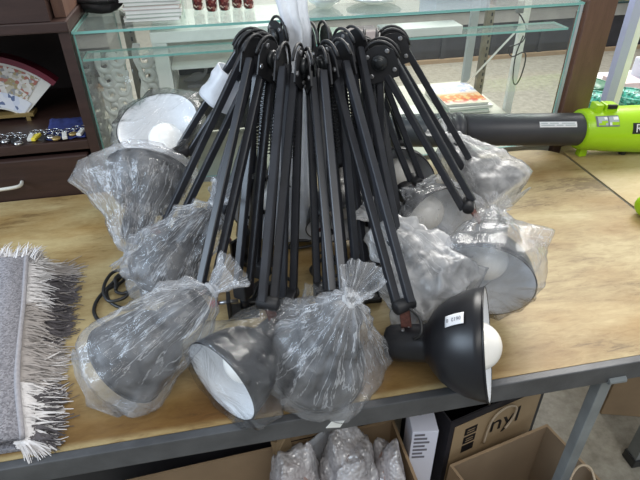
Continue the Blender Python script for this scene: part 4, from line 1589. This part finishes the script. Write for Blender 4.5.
bm = bmesh.new()
bx = [(p.x - 0.012, p.y) for p in edge]
pts = [(-0.95, 0.540)] + [(x, max(y, 0.535)) for x, y in bx[::-1]] + [(-0.95, 0.915)]
prism(bm, [(x, y, 0.768) for x, y in pts], (0, 0, 1), 0.016)
finish('folded_layer', bm, M['pile_taupe'], rug)['label'] = 'inner fold of taupe pile'
bm = bmesh.new()
pts = [(-0.95, 0.527)] + [(p.x + 0.012, p.y) for p in edge[::-1]] + [(-0.95, 0.93)]
prism(bm, [(x, y, 0.7545) for x, y in pts], (0, 0, 1), 0.007)
finish('lower_backing', bm, M['rug_back'], rug)

random.seed(77)
pile = {'pile_white': bmesh.new(), 'pile_taupe': bmesh.new(), 'pile_dark': bmesh.new()}


def strand(bm, p, d, ln, r_, droop, wob):
    p, d = Vector(p), Vector(d).normalized()
    a = d.orthogonal().normalized()
    b = d.cross(a)
    w = Vector((random.gauss(0, wob), random.gauss(0, wob), random.gauss(0, wob * .6)))
    prev = None
    ns = 4
    for k in range(ns + 1):
        t = k / ns
        c = p + d * ln * t + w * ln * t * t - Z * droop * ln * t * t
        c.z = max(c.z, TABLE + 0.0018)
        rr = r_ * (1 - 0.75 * t)
        ring = [bm.verts.new(c + (a * math.cos(q) + b * math.sin(q)) * rr) for q in (0, 2.094, 4.189)]
        if prev:
            for q in range(3):
                bm.faces.new((prev[q], prev[(q + 1) % 3], ring[(q + 1) % 3], ring[q]))
        prev = ring


def edge_at(f):
    f = min(max(f, 0), 0.9999) * (len(edge) - 1)
    i = int(f)
    return edge[i].lerp(edge[i + 1], f - i)


for k in range(10500):
    f = random.random()                    # 0 back, 1 front
    p = edge_at(f)
    upper = random.random() < 0.55
    clump = noise.noise(Vector((f * 16, 1.0 if upper else 7.0, 0)))
    if upper:
        z = random.uniform(0.768, 0.792) * (1 if f < .85 else 1) - 0.012 * max(0, f - .75) * 4
        if f < 0.38 + 0.06 * clump or f > 0.78 + 0.05 * clump:
            mk = 'pile_white'
        else:
            mk = 'pile_taupe'
        ln = random.uniform(0.016, 0.031) * (1.1 + 0.6 * clump)
        d = (1, 0.25 - 0.55 * f + random.gauss(0, .13) + clump * .9, random.uniform(-.15, .30))
        x0 = p.x + random.uniform(-0.010, 0.006)
        droop = 0.45
    else:
        z = random.uniform(0.756, 0.772)
        if 0.10 < f < 0.55 + 0.05 * clump:
            mk = 'pile_dark' if random.random() < 0.9 else 'pile_taupe'
        elif f < 0.76 + .04 * clump and f > 0.5:
            mk = 'pile_taupe' if random.random() < 0.8 else 'pile_white'
        elif f <= 0.10:
            mk = 'pile_taupe'
        else:
            mk = 'pile_dark' if random.random() < 0.7 else 'pile_white'
        ln = random.uniform(0.034, 0.056) * (1.05 + 0.35 * clump) * (1.0 - 0.45 * f)
        d = (1, 0.1 + random.gauss(0, .16) + clump * .8, random.uniform(-.15, .15))
        x0 = p.x + random.uniform(0.0, 0.022)
        droop = 0.35
    z = max(0.754, min(z, p.z - 0.011))
    strand(pile[mk], (x0, p.y, z), d, ln, random.uniform(0.0016, 0.0032), droop + 0.25, 0.24)
for k in range(3000):                       # far edge
    x = random.uniform(-0.80, -0.385)
    clump = noise.noise(Vector((x * 40, 3, 0)))
    up_ = random.random() < 0.65
    strand(pile['pile_white' if up_ else 'pile_taupe'], (x, 0.925 + random.uniform(-.012, .004), random.uniform(0.772, 0.800) if up_ else random.uniform(.757, .775)),
           (random.gauss(0.2 if x > -.43 else 0, .16) + clump * .9, 1, random.uniform(0.15, 1.0)), random.uniform(0.024, 0.042) * (1.1 + .6 * clump), random.uniform(0.0012, 0.0024), 0.35, 0.16)
for mk, lb in (('pile_white', 'off-white shag pile'), ('pile_taupe', 'taupe shag pile'), ('pile_dark', 'dark charcoal shag pile')):
    stuff(finish('pile', pile[mk], M[mk], rug), lb)

# ------------------------------------------------------------------ leaf blower
bl = thing('leaf_blower', 'lime-green leaf blower with long charcoal tube lying along the back of the tables', 'leaf blower', (1.0, 1.19, TABLE))
PA, PB = Vector((0.340, 1.222, 0.862)), Vector((0.926, 1.186, 0.827))
ax = (PB - PA).normalized()
LT = (PB - PA).length
bm = bmesh.new()
lathe(bm, PA + ax * 0.255, ax, [(0, 0.036), (0.002, 0.0405), (LT - 0.255, 0.0425), (LT - 0.235, 0.0425)], 40)
finish('blower_tube', bm, M['tube'], bl, True)
bm = bmesh.new()
lathe(bm, PA, ax, [(0, 0.036), (0.004, 0.0385), (0.05, 0.0395), (0.195, 0.0425), (0.20, 0.0425)], 40)
nz_ = finish('nozzle', bm, M['nozzle'], bl, True)
bm = bmesh.new()
lathe(bm, PA + ax * 0.201, ax, [(0, 0.0415), (0.004, 0.0445), (0.018, 0.0445), (0.020, 0.042), (0.034, 0.042), (0.036, 0.0450), (0.050, 0.0450), (0.0535, 0.0415)], 40)
finish('collar', bm, M['tube'], bl, True)
bm = bmesh.new()
c = PA + ax * 0.225
box(bm, c.x - 0.025, c.x + 0.02, c.y - 0.045, c.y - 0.020, c.z - 0.052, c.z - 0.034, bevel=0.005)
finish('latch', bm, M['tube_dark'], bl)
# body
d, a, b = frame_of(ax, Z)
toC = (Vector((0, 0, 1.41)) - PB)
f_ = (toC - ax * toC.dot(ax)).normalized()      # faces the camera side
g_ = ax.cross(f_)
if g_.z < 0:
    g_ = -g_
bm = bmesh.new()
lathe(bm, PB - ax * 0.012, ax, [(0, 0.047), (0.003, 0.0515), (0.03, 0.055), (0.10, 0.0595), (0.22, 0.064), (0.34, 0.066), (0.42, 0.060), (0.46, 0.045), (0.475, 0.02)], 48)
finish('body', bm, M['lime'], bl, True)
for (t0, t1) in ((0.012, 0.032), (0.037, 0.072)):
    mid = PB + ax * ((t0 + t1) / 2) + a * 0.062
    bm = bmesh.new()
    box(bm, -(t1 - t0) / 2, (t1 - t0) / 2, -0.016, 0.016, -0.012, 0.010, bevel=0.004)
    m4 = Matrix((ax, a.cross(ax), a)).transposed().to_4x4()
    m4.translation = mid
    bmesh.ops.transform(bm, matrix=m4, verts=bm.verts[:])
    finish('release_button', bm, M['lime'], bl)
bm = bmesh.new()
c = PB + ax * 0.053 + a * 0.0605 + f_ * 0.018
bar(bm, c - ax * 0.012, c + ax * 0.012, 0.008, 0.010, a, 0.001)
finish('button_slot', bm, M['slot'], bl)
bm = bmesh.new()
c = PB + ax * 0.020 - a * 0.055
box(bm, c.x - 0.011, c.x + 0.011, c.y - 0.012, c.y + 0.008, TABLE + 0.0005, c.z + 0.012, bevel=0.003)
finish('front_foot', bm, M['lime'], bl)
bm = bmesh.new()
c = PB + ax * 0.135 - a * 0.055
lathe(bm, (c.x, c.y - 0.01, TABLE + 0.0005), (0, 0, 1), [(0, 0.010), (c.z + 0.006 - TABLE, 0.010)], 12)
finish('screw_foot', bm, M['tube_dark'], bl)


def decal(name, t0, t1, h0, h1, rad_f, mat, lift, parent, seg=8):
    """a patch on the round body: along the axis t0..t1, round it from angle h0 to h1 (0 faces the camera, + is up)"""
    bm = bmesh.new()
    g = []
    for i in range(seg + 1):
        q = h0 + (h1 - h0) * i / seg
        row = []
        for t in (t0, (t0 + t1) / 2, t1):
            row.append(bm.verts.new(PB + ax * t + (f_ * math.cos(q) + g_ * math.sin(q)) * (rad_f(t) + lift)))
        g.append(row)
    for i in range(seg):
        for j in range(2):
            bm.faces.new((g[i][j], g[i][j + 1], g[i + 1][j + 1], g[i + 1][j]))
    return finish(name, bm, mat, parent)


rb = lambda t: 0.055 + (0.0595 - 0.055) * (t + .012 - .03) / .07 if t < 0.088 else 0.0595 + (0.064 - 0.0595) * (t + .012 - .10) / .12
pic = decal('instruction_label', 0.006, 0.067, 0.10, 0.62, rb, M['grey_print'], 0.0006, bl)
for t0, t1, h0, h1, mk in ((0.011, 0.037, 0.15, 0.57, 'pale_steel'), (0.040, 0.066, 0.15, 0.57, 'pale_steel'), (0.012, 0.030, 0.16, 0.26, 'lime'), (0.020, 0.036, 0.26, 0.36, 'lime'),
                           (0.028, 0.036, 0.42, 0.54, 'white_paint'), (0.046, 0.066, 0.16, 0.30, 'lime'), (0.041, 0.047, 0.16, 0.28, 'white_paint'), (0.052, 0.065, 0.40, 0.54, 'white_paint')):
    decal('pictogram', t0, t1, h0, h1, rb, M[mk], 0.0010 if mk == 'pale_steel' else 0.0013, pic)
lg = decal('logo_plate', 0.103, 0.215, -0.22, 0.24, rb, M['logo_black'], 0.0008, bl)
c = PB + ax * 0.1185 + f_ * (rb(0.1185) + 0.0022)
lettering('R', 0.030, c, ax, g_, M['logo_white'], lg, depth=0.0004)
rt = lambda t: 0.0425
st = decal('tube_label', -0.142, -0.040, 0.12, 0.46, rt, M['sticker'], 0.0006, bl)
for h, segs in ((0.36, ((-0.138, -0.120), (-0.114, -0.090), (-0.082, -0.046))), (0.24, ((-0.138, -0.102), (-0.096, -0.078), (-0.072, -0.044)))):
    for t0, t1 in segs:
        decal('print_line', t0, t1, h - .030, h + .030, rt, M['pale_steel'], 0.0010, st, 3)
# rear handle and battery, mostly beyond the right edge of the view
bm = bmesh.new()
hp = smooth_path([PB + ax * 0.42 + a * 0.02, PB + ax * 0.47 + f_ * 0.05, (1.40, 1.02, 0.84), (1.28, 0.925, 0.80), (1.10, 0.895, 0.785), (0.94, 0.882, 0.778), (0.886, 0.872, 0.7745)], 6)
tube(bm, hp, [0.026] * (len(hp) - 3) + [0.024, 0.021, 0.015], 16)
finish('handle', bm, M['lime'], bl, True)
bm = bmesh.new()
tube(bm, smooth_path([(0.905, 0.872, 0.772), (0.893, 0.850, 0.774), (0.91, 0.842, 0.785)], 4), 0.008, 8)
finish('trigger', bm, M['green_dark'], bl, True)

# ------------------------------------------------------------------ cartons and wrapped things under the table


def open_carton(t, pts, z0, z1, th, mat_o, mat_i, names=('side_wall', 'side_wall', 'side_wall', 'side_wall'), mats=None):
    """pts: four rim corners counter-clockwise seen from above"""
    n_ = len(pts)
    for i in range(n_):
        p, q = Vector((*pts[i], 0)), Vector((*pts[(i + 1) % n_], 0))
        d_ = (q - p).normalized()
        inn = Z.cross(d_)
        bm = bmesh.new()
        quad = [p, q, q + inn * th - d_ * th, p + inn * th + d_ * th]
        lo = [bm.verts.new((v.x, v.y, z0)) for v in quad]
        hi = [bm.verts.new((v.x, v.y, z1)) for v in quad]
        bm.faces.new(lo[::-1])
        bm.faces.new(hi)
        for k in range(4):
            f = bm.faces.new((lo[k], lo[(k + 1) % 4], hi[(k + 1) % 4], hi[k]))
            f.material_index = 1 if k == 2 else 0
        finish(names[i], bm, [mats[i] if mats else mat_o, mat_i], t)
    bm = bmesh.new()
    c = sum((Vector((*p, 0)) for p in pts), Vector()) / n_
    prism(bm, [c + (Vector((*p, 0)) - c) * 0.97 + Z * (z0 + 0.003) for p in pts], (0, 0, 1), 0.004)
    finish('bottom', bm, mat_i, t)


ca = thing('open_carton', 'open brown cardboard carton on the floor in front of the printed kraft box', 'carton', (0.54, 0.52, 0))
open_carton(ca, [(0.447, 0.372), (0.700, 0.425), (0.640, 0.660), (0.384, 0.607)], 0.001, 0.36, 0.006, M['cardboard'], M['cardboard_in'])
bm = bmesh.new()
tube(bm, smooth_path([(0.600, 0.500, 0.33), (0.607, 0.520, 0.375), (0.632, 0.534, 0.392), (0.655, 0.528, 0.385), (0.664, 0.505, 0.35)], 6), 0.0026, 8)
finish('string_handle', bm, M['string'], ca, True)['label'] = 'pale twisted string handle'

kb = thing('printed_kraft_box', 'open kraft and black printed box with string handle, standing behind the open brown carton', 'box', (0.50, 0.69, 0))
KP, KQ = Vector((0.386, 0.636, 0)), Vector((0.640, 0.698, 0))
open_carton(kb, [(KP.x, KP.y), (KQ.x, KQ.y), (0.602, 0.862), (0.348, 0.800)], 0.001, 0.462, 0.004, M['black_card'], M['black_card'])
kd = (KQ - KP).normalized()
kn = Vector((kd.y, -kd.x, 0))
bm = bmesh.new()
quad = [KP + kd * 0.012 + kn * 0.0012, KQ - kd * 0.012 + kn * 0.0012]
prism(bm, [quad[0] + Z * 0.02, quad[1] + Z * 0.02, quad[1] + Z * 0.442, quad[0] + Z * 0.442], kn, 0.0012)
fp = finish('kraft_panel', bm, M['kraft'], kb)
fp['label'] = 'kraft paper front panel'
for k in range(3):
    o_ = KP + kd * 0.058 + kn * 0.0024 + Z * (0.408 - 0.030 * k)
    bm = bmesh.new()
    prism(bm, [o_ - kd * .016 - Z * .012, o_ + kd * .016 - Z * .012, o_ + kd * .016 + Z * .012, o_ - kd * .016 + Z * .012], kn, 0.0005)
    pr = finish('printed_square', bm, M['black_print'], fp)
    bm = bmesh.new()
    for q in range(2):
        c = o_ + kn * 0.0006 + Z * (0.004 - 0.008 * q)
        prism(bm, [c - kd * .010 - Z * .001, c + kd * .010 - Z * .001, c + kd * .010 + Z * .001, c - kd * .010 + Z * .001], kn, 0.0002)
    if k < 2:
        finish('printed_marks', bm, M['kraft'], fp)
    else:
        bm.free()
lettering('nyl', 0.075, KP + kd * 0.155 + kn * 0.0026 + Z * 0.388, kd, Z, M['black_print'], fp, depth=0.0004)
bm = bmesh.new()
o_ = KP + kn * 0.008
tube(bm, smooth_path([o_ + kd * .100 + Z * .345, o_ + kd * .102 + Z * .39, o_ + kd * .112 + Z * .428, o_ + kd * .142 + Z * .446, o_ + kd * .172 + Z * .430, o_ + kd * .172 + Z * .395, o_ + kd * .155 + Z * .365], 5), 0.0026, 8)
finish('string_handle', bm, M['string'], kb, True)

wb_ = thing('white_box', 'white printed box standing between the bubble-wrapped bundle and the printed kraft box', 'box', (0.322, 0.63, 0))
R_ = Matrix.Rotation(math.radians(-8), 3, 'Z')
bm = bmesh.new()
box(bm, 0.293, 0.345, 0.602, 0.660, 0.001, 0.50, bevel=0.0015, rot=R_)
finish('body', bm, M['white_card'], wb_)
bm = bmesh.new()
for k in range(7):
    z = 0.488 - k * 0.012
    box(bm, 0.298, 0.318 + 0.014 * ((k * 37) % 5) / 5, 0.6006, 0.6017, z, z + 0.005, rot=R_, about=(0.319, 0.631, z))
finish('print_lines', bm, M['grey_print'], wb_)
bm = bmesh.new()
box(bm, 0.303, 0.318, 0.640, 0.644, 0.5002, 0.5006, rot=R_, about=(0.319, 0.631, 0.5))
finish('top_mark', bm, M['grey_print'], wb_)

cd = thing('large_carton', 'large open cardboard carton under the front edge of the table, holding bubble-wrapped bundles', 'carton', (0.0, 0.55, 0))
open_carton(cd, [(-0.36, 0.42), (0.292, 0.45), (0.285, 0.700), (-0.365, 0.662)], 0.001, 0.42, 0.006, M['cardboard'], M['cardboard'])
bm = bmesh.new()
prism(bm, [(0.268, 0.70, 0.421), (0.02, 0.687, 0.421), (0.04, 0.735, 0.475), (0.255, 0.752, 0.478)], (0, -0.7, 0.7), 0.004)
finish('flap', bm, M['cardboard'], cd)
bm = bmesh.new()
prism(bm, [(0.020, 0.660, 0.41), (0.060, 0.668, 0.41), (0.055, 0.674, 0.475), (0.044, 0.672, 0.46), (0.036, 0.672, 0.482), (0.028, 0.670, 0.452), (0.016, 0.668, 0.462)], (0, 1, 0), 0.002)
finish('torn_edge', bm, M['kraft'], cd)

ps = thing('foam_sheet', 'white foam sheet sticking up at a slant out of the large carton', 'sheet', (0.09, 0.64, 0.2))
bm = bmesh.new()
c0, c1, c2, c3 = Vector((0.00, 0.615, 0.25)), Vector((0.02, 0.61, 0.43)), Vector((0.150, 0.672, 0.505)), Vector((0.115, 0.665, 0.25))
c4 = Vector((0.135, 0.690, 0.515))
n = 12
g = []
for i in range(n + 1):
    row = []
    for j in range(n + 1):
        u_, v_ = i / n, j / n
        lo = c0.lerp(c3, u_)
        hi = c1.lerp(c2, u_)
        p_ = lo.lerp(hi, v_)
        row.append(bm.verts.new(p_ + Vector((0, 0.006 * math.sin(u_ * 6) + 0.004 * noise.noise(p_ * 30), 0))))
    g.append(row)
for i in range(n):
    for j in range(n):
        bm.faces.new((g[i][j], g[i + 1][j], g[i + 1][j + 1], g[i][j + 1]))
o = finish('sheet', bm, M['foam'], ps, True)
sm = o.modifiers.new('solid', 'SOLIDIFY')
sm.thickness = 0.003
bm = bmesh.new()
tube(bm, [c1.lerp(c2, k / 8) + Vector((0, 0.006 * math.sin(k / 8 * 6), 0)) for k in range(9)], 0.003, 8)
finish('folded_edge', bm, M['foam'], ps, True)


def bundle(label, c, rx, ry, z0, z1, core, seed):
    t_ = thing('wrapped_bundle', label, 'wrapped bundle', (c[0], c[1], z0), 'bubble-wrapped bundles in the large carton')
    sv = Vector((seed * 5.1, seed, 2.0))
    for nm, mk, k, am in (('vase', core, 0.82, 0.02), ('bubble_wrap', 'bubble', 1.0, 0.16)):
        bm = bmesh.new()
        bmesh.ops.create_icosphere(bm, subdivisions=5, radius=1)
        for v in bm.verts:
            q = v.co.copy()
            s = 1 + am * noise.noise(q * 2.2 + sv) + am * 0.55 * (abs(noise.noise(q * 5 + sv)) - .2)
            sq = lambda w: math.copysign(abs(w) ** 0.72, w)
            zz = z0 + (z1 - z0) * (0.5 + 0.5 * sq(q.z) * (s if k == 1 else 0.93))
            v.co = Vector((c[0] + sq(q.x) * rx * k * s, c[1] + sq(q.y) * ry * k * s, max(z0 + (0.001 if k == 1 else .004), zz)))
        finish(nm, bm, M[mk], t_, True)


m, nt, p, out = new_mat('bubble_wrap')
nt.nodes.remove(p)
tc = nt.nodes.new('ShaderNodeTexCoord')
vo = nt.nodes.new('ShaderNodeTexVoronoi')
vo.inputs['Scale'].default_value = 120
nt.links.new(tc.outputs['Object'], vo.inputs['Vector'])
nz = nt.nodes.new('ShaderNodeTexNoise')
nz.inputs['Scale'].default_value = 22
nz.inputs['Detail'].default_value = 5
nt.links.new(tc.outputs['Object'], nz.inputs['Vector'])
bp = nt.nodes.new('ShaderNodeBump')
bp.inputs['Strength'].default_value = 0.8
bp.inputs['Distance'].default_value = 0.004
bp.invert = True
nt.links.new(vo.outputs['Distance'], bp.inputs['Height'])
tr = nt.nodes.new('ShaderNodeBsdfTransparent')
df = nt.nodes.new('ShaderNodeBsdfDiffuse')
df.inputs['Color'].default_value = (0.72, 0.70, 0.72, 1)
gl = nt.nodes.new('ShaderNodeBsdfGlossy')
gl.inputs['Roughness'].default_value = 0.2
for s_ in (df, gl):
    nt.links.new(bp.outputs['Normal'], s_.inputs['Normal'])
mr = nt.nodes.new('ShaderNodeMapRange')
mr.inputs['From Min'].default_value = 0.3
mr.inputs['From Max'].default_value = 0.7
mr.inputs['To Min'].default_value = 0.30
mr.inputs['To Max'].default_value = 0.80
nt.links.new(nz.outputs['Fac'], mr.inputs['Value'])
m1 = nt.nodes.new('ShaderNodeMixShader')
nt.links.new(mr.outputs[0], m1.inputs[0])
nt.links.new(tr.outputs[0], m1.inputs[1])
nt.links.new(df.outputs[0], m1.inputs[2])
m2 = nt.nodes.new('ShaderNodeMixShader')
m2.inputs[0].default_value = 0.16
nt.links.new(m1.outputs[0], m2.inputs[1])
nt.links.new(gl.outputs[0], m2.inputs[2])
nt.links.new(m2.outputs[0], out.inputs['Surface'])
M['bubble'] = m
M['clay'] = plain('pinkish_clay', (0.30, 0.20, 0.175), 0.5, var=0.1)
M['clay_dark'] = plain('dark_glaze', (0.10, 0.075, 0.08), 0.3, var=0.2)
bundle('bubble-wrapped bundle at the left, against the slanted white foam sheet', (0.055, 0.590), 0.060, 0.062, 0.008, 0.500, 'clay', 1)
bundle('large bubble-wrapped bundle with dark shape inside, middle of the large carton', (0.158, 0.600), 0.060, 0.074, 0.008, 0.520, 'clay_dark', 2)
bundle('bubble-wrapped bundle at the right, beside the white printed box', (0.234, 0.570), 0.039, 0.068, 0.008, 0.505, 'clay', 3)

sb_ = thing('dark_filler_box', 'dark box added to fill in the shade under the table, behind the large carton', 'box', (-0.1, 0.95, 0))
bm = bmesh.new()
box(bm, -0.85, 0.30, 0.76, 1.16, 0.001, 0.50, bevel=0.006)  # added dark block standing in for the deep shade under the table
finish('body', bm, M['black_card'], sb_)
bm = bmesh.new()
box(bm, -0.86, 0.31, 0.75, 1.17, 0.501, 0.53, bevel=0.006)
finish('lid', bm, M['black_card'], sb_)

rc = thing('brown_carton', 'closed brown cardboard carton on the floor under the right end of the tables', 'carton', (1.32, 0.98, 0))
R_ = Matrix.Rotation(math.radians(-17), 3, 'Z')
bm = bmesh.new()
box(bm, 1.075, 1.475, 0.82, 1.13, 0.001, 0.42, bevel=0.003, rot=R_)
finish('body', bm, M['cardboard'], rc)
bm = bmesh.new()
box(bm, 1.073, 1.477, 0.95, 1.00, 0.4203, 0.4210, rot=R_, about=(1.275, 0.975, 0.42))
finish('tape', bm, M['kraft'], rc)
